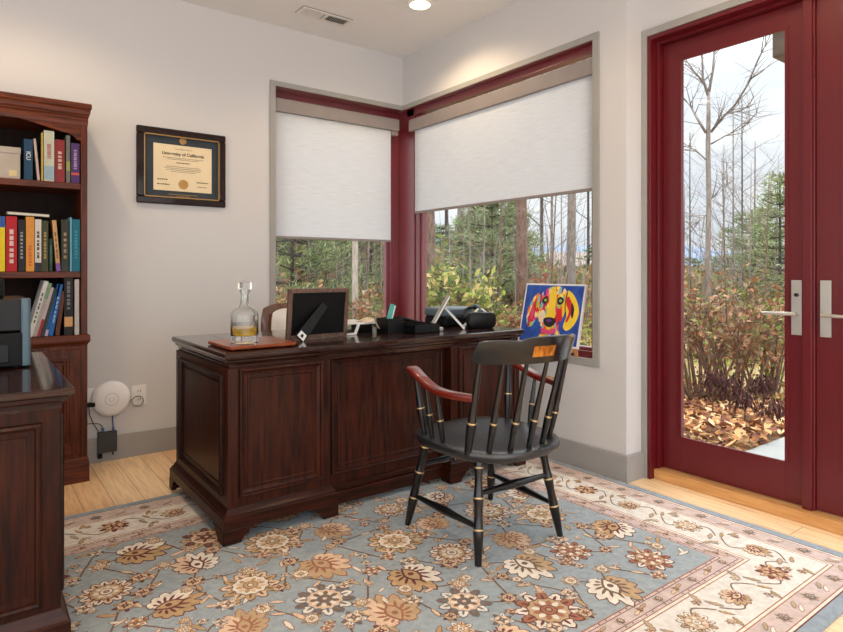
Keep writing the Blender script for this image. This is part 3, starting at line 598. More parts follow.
# ------------------------------------------------------------------ diploma
dp = thing('framed_diploma', (-1.655, 0, 1.716), 'dark mahogany framed university diploma with navy mat on the back wall', 'framed diploma')
wood('mahogany_frame', (16,6,7), (42,18,16), .3, (6,6,2), coat=.35, coatr=.06)
mat('navy_mat', (48,58,66), .8); mat('gilt', (170,132,78), .4, .5); mat('certificate', (232,214,178), .75, var=.02); mat('ink', (66,54,46), .8); mat('seal_gold', (180,138,76), .45, .4)
a0, a1, c0, c1 = -1.917, -1.393, 1.488, 1.944
b = MB()
for (u0, u1, w0, w1) in ((a0,a1,c1-.042,c1),(a0,a1,c0,c0+.042),(a0,a0+.042,c0+.042,c1-.042),(a1-.042,a1,c0+.042,c1-.042)): b.box(u0, u1, -.026, -.002, w0, w1)
b.build('frame', M['mahogany_frame'], dp, bevel=.007, seg=3)
b = MB(); i0 = .040
for (u0, u1, w0, w1) in ((a0+i0,a1-i0,c1-i0-.006,c1-i0),(a0+i0,a1-i0,c0+i0,c0+i0+.006),(a0+i0,a0+i0+.006,c0+i0,c1-i0),(a1-i0-.006,a1-i0,c0+i0,c1-i0)): b.box(u0, u1, -.0245, -.010, w0, w1)
b.build('gold_fillet', M['gilt'], dp)
MB().box(a0+.02, a1-.02, -.008, -.002, c0+.02, c1-.02).build('mat_board', M['navy_mat'], dp)
ce = MB().box(-1.822, -1.478, -.0095, -.0079, 1.572, 1.852).build('certificate', M['certificate'], dp)
sm = lambda s, z, size, x=-1.65, m='ink', par=ce, b_=0: letters(s, (x, -.0098, z), X_, Z_, size, M[m], 'lettering', par, bold=b_)
sm('University of California', 1.797, .0265, b_=.0007)
b = MB(); random.seed(3)
def scribble(x0, x1, z, h):
    x = x0
    while x < x1: l = random.uniform(.004,.013); b.box(x, min(x+l, x1), -.0099, -.0096, z, z+h); x += l+.003
for (x0, x1, z, h) in ((-1.70,-1.60,1.826,.003),(-1.77,-1.53,1.772,.003),(-1.745,-1.555,1.763,.003),(-1.69,-1.61,1.742,.006),(-1.75,-1.55,1.718,.003),(-1.76,-1.54,1.708,.003),(-1.75,-1.55,1.698,.003),(-1.72,-1.58,1.688,.003),(-1.80,-1.74,1.635,.007),(-1.80,-1.73,1.606,.007),(-1.57,-1.50,1.63,.007),(-1.565,-1.505,1.604,.004)): scribble(x0, x1, z, h)
b.build('script_lines', M['ink'], ce)
MB().lathe([(.029,0),(.029,.002),(.020,.003)], (-1.65,-.0095,1.615), 28, axis='-y').build('gold_seal', M['seal_gold'], ce)
MB().lathe([(.021,0),(.021,.002),(.014,.004)], (-1.652,-.0079,1.881), 28, axis='-y').build('medallion', M['gilt'], dp)
b = MB(); scribble(-1.735,-1.565,1.549,.004); scribble(-1.69,-1.61,1.538,.004); b.build('plate_lines', M['gilt'], dp)

# ------------------------------------------------------------------ wall outlets, access point, injector
t = thing('wall_outlet', (-1.9, 0, .355), 'white wall outlet with plugged cord right of the round access point', 'outlet')
MB().prism(rrect(-1.938,-1.862,.296,.412,.006), (0,0,0), X_, Z_, .006).build('cover_plate', M['plate_white'], t, bevel=.001)
for z in (.378, .330): MB().prism(rrect(-1.917,-1.883,z-.014,z+.014,.008), (0,-.006,0), X_, Z_, .002).box(-1.908,-1.905,-.0085,-.0078,z-.006,z+.006,1).box(-1.895,-1.892,-.0085,-.0078,z-.006,z+.006,1).build('socket', [M['plate_white'], M['dark_steel']], t)
t = thing('wall_outlet', (-2.165, 0, .365), 'white wall outlet mostly hidden between bookcase and round access point', 'outlet')
MB().prism(rrect(-2.205,-2.13,.307,.423,.006), (0,0,0), X_, Z_, .006).build('cover_plate', M['plate_white'], t, bevel=.001)
t = thing('power_plug', (-2.155, -.01, .335), 'small black power plug in the half hidden outlet', 'plug')
MB().box(-2.175, -2.135, -.04, -.0065, .322, .345).build('plug_body', M['black_plastic'], t, bevel=.003)
MB().tube([(-2.165,-.03,.322),(-2.162,-.03,.28),(-2.14,-.02,.22),(-2.112,-.03,.1725)], .0022, 8).build('cord', M['black_plastic'], t, smooth=True)
t = thing('access_point', (-2.052, 0, .355), 'round white dome shaped wifi access point mounted low on the wall', 'access point')
mat('ap_white', (244,243,243), .35, var=.01); mat('ap_grey', (196,190,188), .5)
MB().lathe([(.085,0),(.100,.006),(.102,.018),(.096,.030),(.075,.040),(.04,.0455),(0.001,.047)], (-2.052,-.001,.355), 48, axis='-y').build('dome', M['ap_white'], t, smooth=True)
b = MB()
for k in range(40):
    a, c = 2*PI*k/40, 2*PI*(k+1)/40
    def q(r, an, y): return (-2.052+r*math.cos(an), y, .355+r*math.sin(an))
    b.add([q(.036,a,-.0468),q(.036,c,-.0468),q(.033,c,-.0476),q(.033,a,-.0476)], [(0,1,2,3)])
b.build('ring_mark', M['ap_grey'], t)
b = MB().tube([(-2.063,-.0483,.366),(-2.063,-.0483,.352),(-2.058,-.0485,.345),(-2.052,-.0485,.343),(-2.046,-.0485,.345),(-2.041,-.0483,.352),(-2.041,-.0483,.366)], .0015, 6); b.build('logo_mark', M['ap_grey'], t)
t = thing('power_injector', (-2.075, 0, .11), 'small dark grey box with cables hung above the baseboard', 'network box')
MB().box(-2.122, -2.024, -.045, -.0165, .055, .172).build('housing', mat('box_dark', (58,60,62), .6), t, bevel=.003)
MB().box(-2.122, -2.100, -.05, -.0165, .028, .0548).build('connector', M['black_plastic'], t, bevel=.002)
MB().box(-2.048, -2.040, -.035, -.025, .035, .0548).build('connector', M['black_plastic'], t, bevel=.002)
t = thing('network_cable', (-2.04, -.03, .17), 'short blue network cable from the access point to the dark box', 'cable')
cb = mat('cable_blue', (46,88,150), .5)
MB().tube([(-2.046,-.028,.262),(-2.045,-.030,.23),(-2.042,-.030,.2),(-2.042,-.030,.173)], .0035, 8).build('cord', cb, t, smooth=True)
MB().box(-2.0475, -2.0365, -.035, -.024, .1725, .19).build('plug', cb, t)
t = thing('network_cable', (-2.1, -.03, .17), 'thin black network cable with blue plug running behind the bookcase', 'cable')
MB().tube([(-2.26,-.03,.228),(-2.16,-.03,.229),(-2.115,-.03,.222),(-2.098,-.03,.205),(-2.096,-.03,.192)], .0022, 8).build('cord', M['black_plastic'], t, smooth=True)
MB().box(-2.103, -2.088, -.036, -.024, .1725, .194).build('plug', cb, t, bevel=.001)
t = thing('coiled_cord', (-1.91, -.02, .31), 'grey cord with a small coil hung on the wall outlet', 'cord')
pts = [(-2.02,-.012,.275),(-1.985,-.012,.285),(-1.96,-.012,.31),(-1.945,-.014,.335)]
for k in range(34): a = PI*.9-2*PI*k/11; pts.append((-1.91+(.031+.0006*(k % 5))*math.cos(a), -.0125-.0002*k, .322+(.028+.0006*(k % 4))*math.sin(a)))
MB().tube(pts, .0024, 7).build('cord', mat('cord_grey', (128,122,114), .5), t, smooth=True)

# ------------------------------------------------------------------ armchair
chx, chy, chr_ = -1.0, -1.985, math.radians(-1.5)
ch = thing('captains_armchair', (chx, chy, RT_), 'black wooden spindle back armchair with cherry arms and gold rings on the rug', 'chair', rz=chr_)
SZ = .412; SY = -.062
def seat_out(a, s=1.0):
    ex = 3.0; c, s_ = math.cos(a), math.sin(a)
    rx, ry = .258, .272
    x = rx*abs(c)**(2/ex)*(1 if c > 0 else -1); y = ry*abs(s_)**(2/ex)*(1 if s_ > 0 else -1)
    x *= (1.0 + .07*(y/ry)*.6 - (.10 if y < 0 else 0)*(y/ry)**2)
    return x*s-.008, y*s+SY
b = MB(); NN = 56; vs = []; fs = []
rings = [(.001,SZ-.016),(.25,SZ-.015),(.5,SZ-.011),(.72,SZ-.005),(.86,SZ-.0005),(.95,SZ),(.985,SZ-.003),(1.0,SZ-.011),(.998,SZ-.020),(.975,SZ-.032),(.93,SZ-.040),(.5,SZ-.042),(.001,SZ-.042)]
for (s_, z) in rings:
    for k in range(NN):
        x, y = seat_out(2*PI*k/NN, s_)
        vs.append((x, y, z-(RT_ if 0 else 0)))
for i in range(len(rings)-1):
    for k in range(NN): fs.append((i*NN+(k+1)%NN, i*NN+k, (i+1)*NN+k, (i+1)*NN+(k+1)%NN))
b.add(vs, [tuple(reversed(f)) for f in fs]); b.build('seat', mat('black_seat', (8,13,18), .42, var=.05, coat=.5, coatr=.2, spec=.7), ch, smooth=True)
LEGP = [(0,.0125),(.05,.0135),(.22,.0185),(.30,.0205),(.318,.0195),(.33,.0185),(.42,.0165),(.50,.0165),(.58,.0195),(.605,.0205),(.62,.019),(.70,.0155),(.80,.0150),(.86,.0175),(.885,.0180),(.90,.0165),(1,.0185)]
def rings_on(a, b_, ts, rads, par, nm='gold_ring'):
    a, b_ = Vector(a), Vector(b_)
    for t_, r in zip(ts, rads): MB().turned(a, b_, [(t_-.008*.4/(b_-a).length,r),(t_-.004*.4/(b_-a).length,r+.0009),(t_+.004*.4/(b_-a).length,r+.0009),(t_+.008*.4/(b_-a).length,r)], 14).build(nm, M['brass'], par, smooth=True)
legs = {}
for key, (fx, fy, tx, ty) in {'rl':(-.212,-.236,-.165,-.185),'rr':(.222,-.238,.165,-.185),'fl':(-.222,.208,-.172,.135),'fr':(.26,.225,.195,.135)}.items():
    A, B = (fx, fy, 0), (tx, ty, SZ-.030); legs[key] = (Vector(A), Vector(B))
    l = MB().turned(A, B, LEGP).build('leg', M['black_lacquer'], ch, smooth=True)
    rings_on(A, B, (.318,.605,.885), (.0198,.0200,.0178), l)
def at(key, z): a, b_ = legs[key]; return a.lerp(b_, z/(SZ-.03))
SP = [(0,.008),(.12,.010),(.3,.013),(.45,.0165),(.5,.0172),(.55,.0165),(.7,.013),(.88,.010),(1,.008)]
for (k1, k2, z) in (('rl','fl',.128),('rr','fr',.128)): MB().turned(at(k1,z), at(k2,z), SP).build('stretcher', M['black_lacquer'], ch, smooth=True)
l = MB().turned(at('rl',.245), at('rr',.245), SP).build('stretcher', M['black_lacquer'], ch, smooth=True)
FS = [(0,.008),(.2,.012),(.34,.016),(.36,.012),(.38,.017),(.40,.012),(.42,.018),(.44,.013),(.47,.018),(.5,.019),(.53,.018),(.56,.013),(.58,.018),(.60,.012),(.62,.017),(.64,.012),(.66,.016),(.8,.012),(1,.008)]
l = MB().turned(at('fl',.262), at('fr',.262), FS).build('stretcher', M['black_lacquer'], ch, smooth=True)
rings_on(at('fl',.262), at('fr',.262), (.44,.56), (.0145,.0145), l)
# crest rail, curved in plan
def crest_pt(u, z):                                 # u -1..1
    x = .006+.244*math.sin(u*1.12)/math.sin(1.12); y = -.232-.135*(math.cos(u*1.12)-math.cos(1.12))/(1-math.cos(1.12))
    return Vector((x, y-(z-.735)*.30, z))
b = MB(); NU = 40; vs = []; fs = []
def crest_top(u):
    a = abs(u); return .826+.012*max(0, 1-(a/.42)**4 if a < .42 else 0)+(-.004 if a > .42 else 0) + (.004*math.sin((a-.42)/.5*PI) if a > .42 else 0) - (.035*((a-.93)/.07)**2 if a > .93 else 0)
for i in range(NU+1):
    u = -1+2*i/NU; zt = crest_top(u); zb_ = .738 + (.010*((abs(u)-.9)/.1)**2 if abs(u) > .9 else 0)
    nrm = Vector((math.sin(u*1.12), -math.cos(u*1.12), 0))
    for (z, o) in ((zb_,-.011),((zb_),.011),((zb_+zt)/2,.012),(zt-.012,.013),(zt-.003,.011),(zt,.004),(zt,-.005),(zt-.008,-.011)): vs.append(crest_pt(u, z)+nrm*o)
K = 8
for i in range(NU):
    for k in range(K): fs.append((i*K+k, i*K+(k+1)%K, (i+1)*K+(k+1)%K, (i+1)*K+k))
fs.append(tuple(range(K-1,-1,-1))); fs.append(tuple(NU*K+k for k in range(K)))
b.add(vs, fs); crest = b.build('crest_rail', M['black_lacquer'], ch, smooth=True)
b = MB(); vs = []; us = [-.27+.31*k/8 for k in range(9)]
for u in us:
    nrm = Vector((math.sin(u*1.12), -math.cos(u*1.12), 0))
    for z in (.764, .803): vs.append(crest_pt(u, z)+nrm*.0135)
b.add(vs, [(2*i,2*i+2,2*i+3,2*i+1) for i in range(8)])
po = b.build('brass_plate', M['brass_plate'], crest)
po.modifiers.new('solid', 'SOLIDIFY').thickness = .0015
# back spindles
BSP = [(0,.0095),(.08,.0105),(.30,.0135),(.335,.0140),(.36,.0125),(.5,.0110),(.8,.0085),(1,.0075)]
posts = {}
for i in range(7):
    u = -1+2*i/6; ang = u*1.0
    bse = Vector((-.020+.214*math.sin(ang)/math.sin(1.0), SY-.140-.095*(math.cos(ang)-math.cos(1.0))/(1-math.cos(1.0)), SZ-.012))
    tp = crest_pt(u*.90, .742); k_ = 1.35 if i in (0, 6) else 1.0
    l = MB().turned(bse, tp, [(t_, r*k_) for t_, r in BSP], 12).build('back_post' if i in (0, 6) else 'spindle', M['black_lacquer'], ch, smooth=True)
    rings_on(bse, tp, (.345,), (.0138*k_,), l); posts[i] = (bse, tp)
# arms
for sgn, pi_ in ((-1, 0), (1, 6)):
    bse, tp = posts[pi_]; back = bse.lerp(tp, .615)
    pth = [back+Vector((sgn*.002, .0, 0)), Vector((sgn*.262,-.15,.612)), Vector((sgn*.270,-.08,.615)), Vector((sgn*.272,-.02,.628)), Vector((sgn*.270,.04,.650)), Vector((sgn*.262,.095,.668)), Vector((sgn*.256,.130,.672))]
    wds = [.016,.019,.021,.023,.025,.027,.026]
    vs = []; K = 8; P2 = []
    for i in range(len(pth)-1):
        for s_ in range(5):
            t_ = s_/5; p0, p1, p2, p3 = pth[max(i-1,0)], pth[i], pth[i+1], pth[min(i+2, len(pth)-1)]
            P2.append((.5*((2*p1)+(p2-p0)*t_+(2*p0-5*p1+4*p2-p3)*t_**2+(3*p1-p0-3*p2+p3)*t_**3), wds[i]+(wds[i+1]-wds[i])*t_))
    P2.append((pth[-1], wds[-1]))
    for (p_, wd_) in P2:
        for (ox, oz) in ((-1,-.4),(-1,.5),(-.75,.9),(.75,.9),(1,.5),(1,-.4),(.7,-1),(-.7,-1)): vs.append(p_+Vector((ox*wd_, 0, oz*.014)))
    fs = [(i*K+k, i*K+(k+1)%K, (i+1)*K+(k+1)%K, (i+1)*K+k) for i in range(len(P2)-1) for k in range(K)] + [tuple(range(K-1,-1,-1)), tuple((len(P2)-1)*K+k for k in range(K))]
    b = MB().add(vs, fs); b.build('armrest', M['arm_red'], ch, smooth=True, bevel=.002)
    fp = (Vector((sgn*.226, .075, SZ-.012)), Vector((sgn*.258, .098, .658)))
    l = MB().turned(fp[0], fp[1], [(0,.010),(.1,.012),(.35,.0165),(.45,.0175),(.5,.0145),(.8,.011),(1,.010)]).build('arm_post', M['black_lacquer'], ch, smooth=True); rings_on(fp[0], fp[1], (.46,), (.0165,), l)
    for (yb_, yt, zt) in ((.015,.015,.632),(-.055,-.055,.612)):
        fp = (Vector((sgn*.232, yb_, SZ-.012)), Vector((sgn*.268, yt, zt))); l = MB().turned(fp[0], fp[1], [(0,.0085),(.35,.012),(.5,.0125),(.55,.010),(1,.007)]).build('spindle', M['black_lacquer'], ch, smooth=True); rings_on(fp[0], fp[1], (.46,), (.0122,), l)

# ------------------------------------------------------------------ office chair behind the desk
mat('brown_leather', (92,52,28), .3, var=.15, scale=40, coat=1, coatr=.08)
oc = thing('office_chair', (-1.17, -.42, 0), 'office chair with brown leather rim and cream cushion behind the picture frame', 'chair')
def slab(mb, cx, cy, cz_, wx, hz_, th, bulge, tilt):
    vs = []; fs = []; N1, N2 = 16, 12
    for side in (-1, 1):
        for i in range(N1+1):
            for j in range(N2+1):
                u, v = -1+2*i/N1, -1+2*j/N2; e = (1-abs(u)**4)*(1-abs(v)**4)
                x = u*wx*(1-.10*max(0, v)**3); z = v*hz_*(1-.12*abs(u)**3); y = side*(th*e**.5+.004)+bulge*(u*u)
                vs.append((cx+x, cy+y+z*tilt, cz_+z))
    q = (N1+1)*(N2+1)
    for i in range(N1):
        for j in range(N2):
            a = i*(N2+1)+j; fs.append((a, a+N2+1, a+N2+2, a+1)); fs.append((q+a, q+a+1, q+a+N2+2, q+a+N2+1))
    ed = [i*(N2+1) for i in range(N1+1)]+[N1*(N2+1)+j for j in range(1, N2+1)]+[i*(N2+1)+N2 for i in range(N1-1,-1,-1)]+[j for j in range(N2-1,0,-1)]
    for k in range(len(ed)): a, c = ed[k], ed[(k+1)%len(ed)]; fs.append((a, c, q+c, q+a))
    mb.add(vs, fs)
b = MB(); slab(b, -1.10, -.34, .665, .205, .22, .03, -.05, .12); b.build('backrest', M['brown_leather'], oc, smooth=True)
b = MB(); slab(b, -1.085, -.366, .66, .165, .195, .022, -.05, .12); b.build('cushion', mat('cream_leather', (226,218,208), .3, coat=.5), oc, smooth=True)
b = MB(); b.prism(rrect(-1.34,-.88,-.66,-.40,.05), (0,0,.42), X_, Y_, .07); b.build('seat', M['brown_leather'], oc, bevel=.02)
MB().tube([(-1.11,-.44,.08),(-1.11,-.44,.42)], .025, 12).build('gas_column', M['steel'], oc, smooth=True)
MB().tube([(-1.11,-.44,.43),(-1.11,-.33,.45),(-1.11,-.31,.55)], .02, 10).build('back_bracket', M['black_plastic'], oc, smooth=True)
for k in range(5):
    a = 2*PI*k/5+.3; l = MB().tube([(-1.11,-.44,.10),(-1.11+.24*math.cos(a),-.44+.24*math.sin(a),.065)], [.022,.014], 8).build('base_leg', M['black_plastic'], oc)
    MB().lathe([(.025,-.012),(.027,0),(.025,.012)], (-1.11+.24*math.cos(a),-.44+.24*math.sin(a),.0285), 14, axis='-y').build('caster', M['black_plastic'], l)

# ------------------------------------------------------------------ things on the desk
wood('leather_tray', (112,48,20), (146,70,34), .3, (3,3,3), coat=.4)
t = thing('serving_board', (-1.7, -1.27, DT), 'flat orange brown leather board under the glass decanter', 'tray')
MB().prism(rrect(-1.865,-1.565,-1.455,-1.15,.03), (0,0,DT+.0035), X_, Y_, .014).build('board', M['leather_tray'], t, bevel=.005, seg=3)
for (fx, fy) in ((-1.84,-1.43),(-1.59,-1.43),(-1.84,-1.18),(-1.59,-1.18)): MB().lathe([(.008,0),(.008,.004)], (fx, fy, DT), 10).build('foot_pad', M['black_plastic'], t)
g = bpy.data.materials.new('clear_glass'); g.use_nodes = True; p = g.node_tree.nodes['Principled BSDF']; p.inputs['Transmission Weight'].default_value = 1; p.inputs['Roughness'].default_value = 0; p.inputs['IOR'].default_value = 1.42; p.inputs['Base Color'].default_value = (.96,.98,.98,1); M['clear_glass'] = g
g = bpy.data.materials.new('whisky'); g.use_nodes = True; p = g.node_tree.nodes['Principled BSDF']; p.inputs['Transmission Weight'].default_value = .85; p.inputs['Roughness'].default_value = 0; p.inputs['IOR'].default_value = 1.33; p.inputs['Base Color'].default_value = (.95,.62,.04,1); M['whisky'] = g
BZ = DT+.0180
dcx, dcy = -1.770, -1.362
t = thing('glass_decanter', (dcx, dcy, BZ), 'clear glass decanter with square stopper and amber whisky on the leather board', 'decanter')
out = [(.050,0),(.056,.003),(.0575,.02),(.0575,.118),(.055,.130),(.043,.142),(.026,.152),(.0185,.164),(.0165,.185),(.0165,.206),(.020,.216),(.026,.220),(.026,.225)]
inn = [(.018,.225),(.0125,.216),(.0125,.168),(.020,.154),(.038,.140),(.051,.128),(.0535,.117),(.0535,.040),(.050,.034),(.001,.032)]
MB().lathe(out+inn, (dcx,dcy,BZ), 40).build('bottle', M['clear_glass'], t, smooth=True)
MB().lathe([(.001,.0335),(.049,.0355),(.0525,.042),(.0525,.066),(.001,.066)], (dcx,dcy,BZ), 36).build('whisky', M['whisky'], t, smooth=True)
b = MB(); b.x = Matrix.Translation((dcx,dcy,BZ)) @ Matrix.Rotation(.5, 4, 'Z'); b.lathe([(.010,.19),(.011,.226),(.012,.2265),(.027,.229),(.028,.232),(.028,.256),(.025,.260),(.0,.260)], n=8); b.build('stopper', M['clear_glass'], t)
# picture frame seen from the back
pf = thing('picture_frame', (-1.36, -1.24, DT), 'picture frame with black back and stand turned to the camera on the desk', 'picture frame')
wood('frame_wood', (84,66,58), (120,98,88), .5, (8,8,2), coat=0)
R_ = Matrix.Translation((0,-1.225,DT+.0035)) @ Matrix.Rotation(math.radians(7), 4, 'X')
b = MB(); b.x = R_
xl, xr, hh = -1.522, -1.206, .238
for (u0,u1,w0,w1) in ((xl,xr,hh-.018,hh),(xl,xr,0,.018),(xl,xl+.018,.018,hh-.018),(xr-.018,xr,.018,hh-.018)): b.box(u0,u1,-.014,.010,w0,w1)
b.build('frame', M['frame_wood'], pf, bevel=.001)
b = MB(); b.x = R_; b.box(xl+.017, xr-.017, -.006, .004, .017, hh-.017); b.build('backing_board', M['black_plastic'], pf)
b = MB(); b.tube([(0,0,0),(0,0,0)], .001, 3) if 0 else None
P0, P1 = R_ @ Vector((-1.335,-.008,.160)), Vector((-1.498,-1.318,DT+.012)); dv = (P1-P0).normalized(); sd = dv.cross(Vector((.25,1,.1))).normalized()*.026
nn = dv.cross(sd).normalized()*.003
vs = [P0-sd*.7, P0+sd*.7, P1+sd, P1-sd]; vs = [q+nn for q in vs]+[q-nn for q in vs]
lg = MB().add(vs, [(0,1,2,3),(7,6,5,4),(0,4,5,1),(1,5,6,2),(2,6,7,3),(3,7,4,0)]).build('easel_stand', M['black_satin'], pf)
tq = lambda s_, a: P1+dv*s_+sd*a
nq = nn*1.5 if nn.y < 0 else -nn*1.5
MB().add([tq(-.038,-.75)+nq, tq(-.038,.65)+nq, tq(-.004,.75)+nq, tq(-.004,-.8)+nq], [(0,1,2,3)]).build('white_tag', M['white_plastic'], lg)
MB().add([tq(-.028,-.3)+nq*1.2, tq(-.028,.2)+nq*1.2, tq(-.012,.25)+nq*1.2, tq(-.012,-.3)+nq*1.2], [(0,1,2,3)]).build('tag_mark', M['dark_steel'], lg)
# white letter tray
lt = thing('letter_tray', (-1.09, -1.16, DT), 'low white framed letter tray with black inside, right of the picture frame', 'tray')
x0, x1, y0, y1 = -1.225, -1.03, -1.20, -.98
MB().box(x0, x1, y0, y1, DT+.0005, DT+.006).build('floor_plate', M['black_plastic'], lt)
MB().prism([(-.07,.0),(-.07,.008),(.012,.010),(.032,.060),(.135,.060),(.135,.050),(.042,.050),(.022,.0)], (x1-.125, y0, DT+.0012), X_, Z_, .012).build('front_rim', M['white_plastic'], lt, bevel=.002)
MB().prism([(0,.0),(.0,.010),(.010,.010),(.022,.058),(.21,.058),(.21,.050),(.030,.050),(.018,.0)], (x1-.19, y1, DT+.0012), X_, Z_, .006).build('back_rim', M['white_plastic'], lt, bevel=.002)
MB().box(x0+.01, x1+.015, y0+.004, y1-.004, DT+.052, DT+.059).build('top_deck', M['white_plastic'], lt, bevel=.002)
MB().box(x1-.004, x1+.002, y0+.006, y1-.006, DT+.006, DT+.052).build('side_wall', M['black_plastic'], lt)
# crumpled beige cloth
cl = MB(); random.seed(8); vs = []; fs = []; n1, n2 = 10, 7
for i in range(n1+1):
    for j in range(n2+1):
        u, v = i/n1, j/n2; x = -1.085+.098*u; y = -1.215+.10*v
        z = DT+.0605+.022*math.sin(PI*min(1,u*1.4))*math.sin(PI*v)**.5+random.uniform(-.003,.003) if u < .55 else DT+.082-.062*((u-.55)/.45)**1.2*(1-.4*v)+random.uniform(-.004,.004)
        vs.append((x, y-.012*math.sin(u*5), z))
for i in range(n1):
    for j in range(n2): a = i*(n2+1)+j; fs.append((a, a+n2+1, a+n2+2, a+1))
cl.add(vs, fs); c_ = cl.build('cleaning_cloth', mat('cloth_beige', (206,190,166), .9, bump=.2), smooth=True, auto=False); c_.modifiers.new('thick','SOLIDIFY').thickness = .003; tag(c_, 'crumpled beige cloth hanging over the edge of the white tray', 'cloth')
# pen organiser and teal card
og = thing('desk_organizer', (-.95, -1.25, DT), 'black open topped pencil box holding the teal packet', 'organizer')
x0, x1, y0, y1, hh = -.985, -.885, -1.275, -1.165, .078
MB().box(x0,x1,y0,y0+.004,DT+.001,DT+hh).box(x0,x1,y1-.004,y1,DT+.001,DT+hh).box(x0,x0+.004,y0+.004,y1-.004,DT+.001,DT+hh).box(x1-.004,x1,y0+.004,y1-.004,DT+.001,DT+hh).box(x0+.004,x1-.004,y0+.004,y1-.004,DT+.001,DT+.005).build('box_body', M['black_satin'], og)
MB().box(x0+.045,x0+.049,y0+.004,y1-.004,DT+.005,DT+hh-.006).build('divider', M['black_satin'], og)
tp_ = thing('card_packet', (-.94,-1.21,DT+.01), 'teal packet standing tilted in the black pencil box', 'packet')
b = MB(); b.x = Matrix.Translation((-.955,-1.215,DT+.0075)) @ Matrix.Rotation(.30, 4, 'Y'); b.box(-.018,.018,-.004,.004,0,.145); b.build('packet_body', mat('teal_card', (84,176,164), .4, var=.1), tp_, bevel=.002)
b = MB(); b.x = Matrix.Translation((-.955,-1.215,DT+.0075)) @ Matrix.Rotation(.30, 4, 'Y'); b.box(.008,.014,-.0046,-.0041,.06,.14); b.build('pale_stripe', M['white_plastic'], tp_)
dt = thing('drawer_tray', (-.82,-1.29,DT), 'low black sectioned desk tray left of the tablet', 'tray')
x0,x1,y0,y1 = -.88,-.715,-1.36,-1.16
b = MB().box(x0,x1,y0,y0+.004,DT+.0005,DT+.045).box(x0,x1,y1-.004,y1,DT+.0005,DT+.045).box(x0,x0+.004,y0,y1,DT+.0005,DT+.045).box(x1-.004,x1,y0,y1,DT+.0005,DT+.045).box(x0,x1,y0,y1,DT+.0005,DT+.004); b.build('tray_body', M['black_satin'], dt)
MB().box(x0+.004,x1-.004,(y0+y1)/2-.002,(y0+y1)/2+.002,DT+.004,DT+.043).box((x0+x1)/2-.002,(x0+x1)/2+.002,y0+.004,y1-.004,DT+.004,DT+.043).build('divider', M['black_satin'], dt)
st = thing('stapler', (-.72,-1.08,DT), 'small black stapler behind the low black tray', 'stapler')
MB().box(-.80,-.66,-1.11,-1.075,DT+.0005,DT+.016).build('base', M['black_plastic'], st, bevel=.004)
b = MB(); b.x = Matrix.Translation((-.66,-1.092,DT+.016)) @ Matrix.Rotation(.28, 4, 'Y'); b.box(-.145,0,-.015,.015,.0,.022); b.build('arm', M['black_plastic'], st, bevel=.007)
# tablet on a folding stand
tb = thing('tablet_stand', (-.62,-1.25,DT), 'silver tablet on a folding stand, seen from its side', 'tablet')
def plank(p0, p1, sdv, th): 
    p0, p1, sdv = Vector(p0), Vector(p1), Vector(sdv); nn = (p1-p0).cross(sdv).normalized()*th
    vs = [p0-sdv,p0+sdv,p1+sdv,p1-sdv]; vs = [q+nn for q in vs]+[q-nn for q in vs]
    return MB().add(vs, [(0,1,2,3),(7,6,5,4),(0,4,5,1),(1,5,6,2),(2,6,7,3),(3,7,4,0)])
sdv = Vector((.57,.82,0)).normalized()*.085
c0_ = Vector((-.665,-1.215,DT+.008)); c1_ = Vector((-.585,-1.275,DT+.185))
plank(c0_, c1_, sdv, .0045).build('tablet_body', M['steel'], tb, bevel=.002)
nn = (c1_-c0_).cross(sdv).normalized()
sgn_ = 1 if nn.x < 0 else -1
plank(c0_.lerp(c1_,.04)+nn*.0052*-sgn_, c0_.lerp(c1_,.96)+nn*.0052*-sgn_, sdv*.94, .0008).build('screen', M['black_satin'], tb)
plank(c0_.lerp(c1_,.68)+Vector((.004,-.002,0)), (-.515,-1.325,DT+.006), sdv*.22, .006).build('stand_leg', M['white_plastic'], tb, bevel=.002)
MB().box(-.725,-.66,-1.325,-1.295,DT+.0005,DT+.022).build('base_clip', M['steel'], tb, bevel=.005)
# hard case with grey lid behind
hc = thing('hard_case', (-.33,-.93,DT), 'rounded black carrying case with grey blue lid behind the tablet', 'case')
mat('lid_blue', (84,100,110), .35)
x0,x1,y0,y1 = -.535,-.27,-1.16,-.95
MB().prism(rrect(x0+.004,x1-.004,y0+.004,y1-.004,.05), (0,0,DT+.0005), X_, Y_, .055).build('lower_shell', M['black_plastic'], hc, bevel=.012, seg=3)
MB().prism(rrect(x0,x1,y0,y1,.052), (0,0,DT+.0565), X_, Y_, .052).build('lid', M['lid_blue'], hc, bevel=.016, seg=3)
MB().tube([(x0+.03,y0-.001,DT+.056),(x1-.03,y0-.001,DT+.056)], .002, 6).build('zip', M['dark_steel'], hc)
# vr headset
vr = thing('vr_headset', (-.40,-1.33,DT), 'black virtual reality headset with grey strap at the right end of the desk', 'headset')
vx, vy = -.395, -1.325
Rv = Matrix.Translation((vx,vy,DT+.0465)) @ Matrix.Rotation(math.radians(-18), 4, 'Z')
b = MB(); b.x = Rv
vs = []; fs = []; N1, N2 = 24, 12
prof = rrect(-.086,.086,-.046,.046,.032, 5)
for k, (s_, yy) in enumerate(((.86,-.040),(.95,-.036),(1.0,-.026),(1.0,.018),(.95,.030),(.82,.034))):
    for (a, c) in prof: vs.append((a*s_, yy+.16*abs(a)**2*4*.5, c*s_))
K = len(prof); fs = [(i*K+k, (i+1)*K+k, (i+1)*K+(k+1)%K, i*K+(k+1)%K) for i in range(5) for k in range(K)] + [tuple(range(K)), tuple(5*K+k for k in range(K-1,-1,-1))]
b.add(vs, [tuple(reversed(f)) for f in fs]); b.build('visor', M['black_satin'], vr, smooth=True)
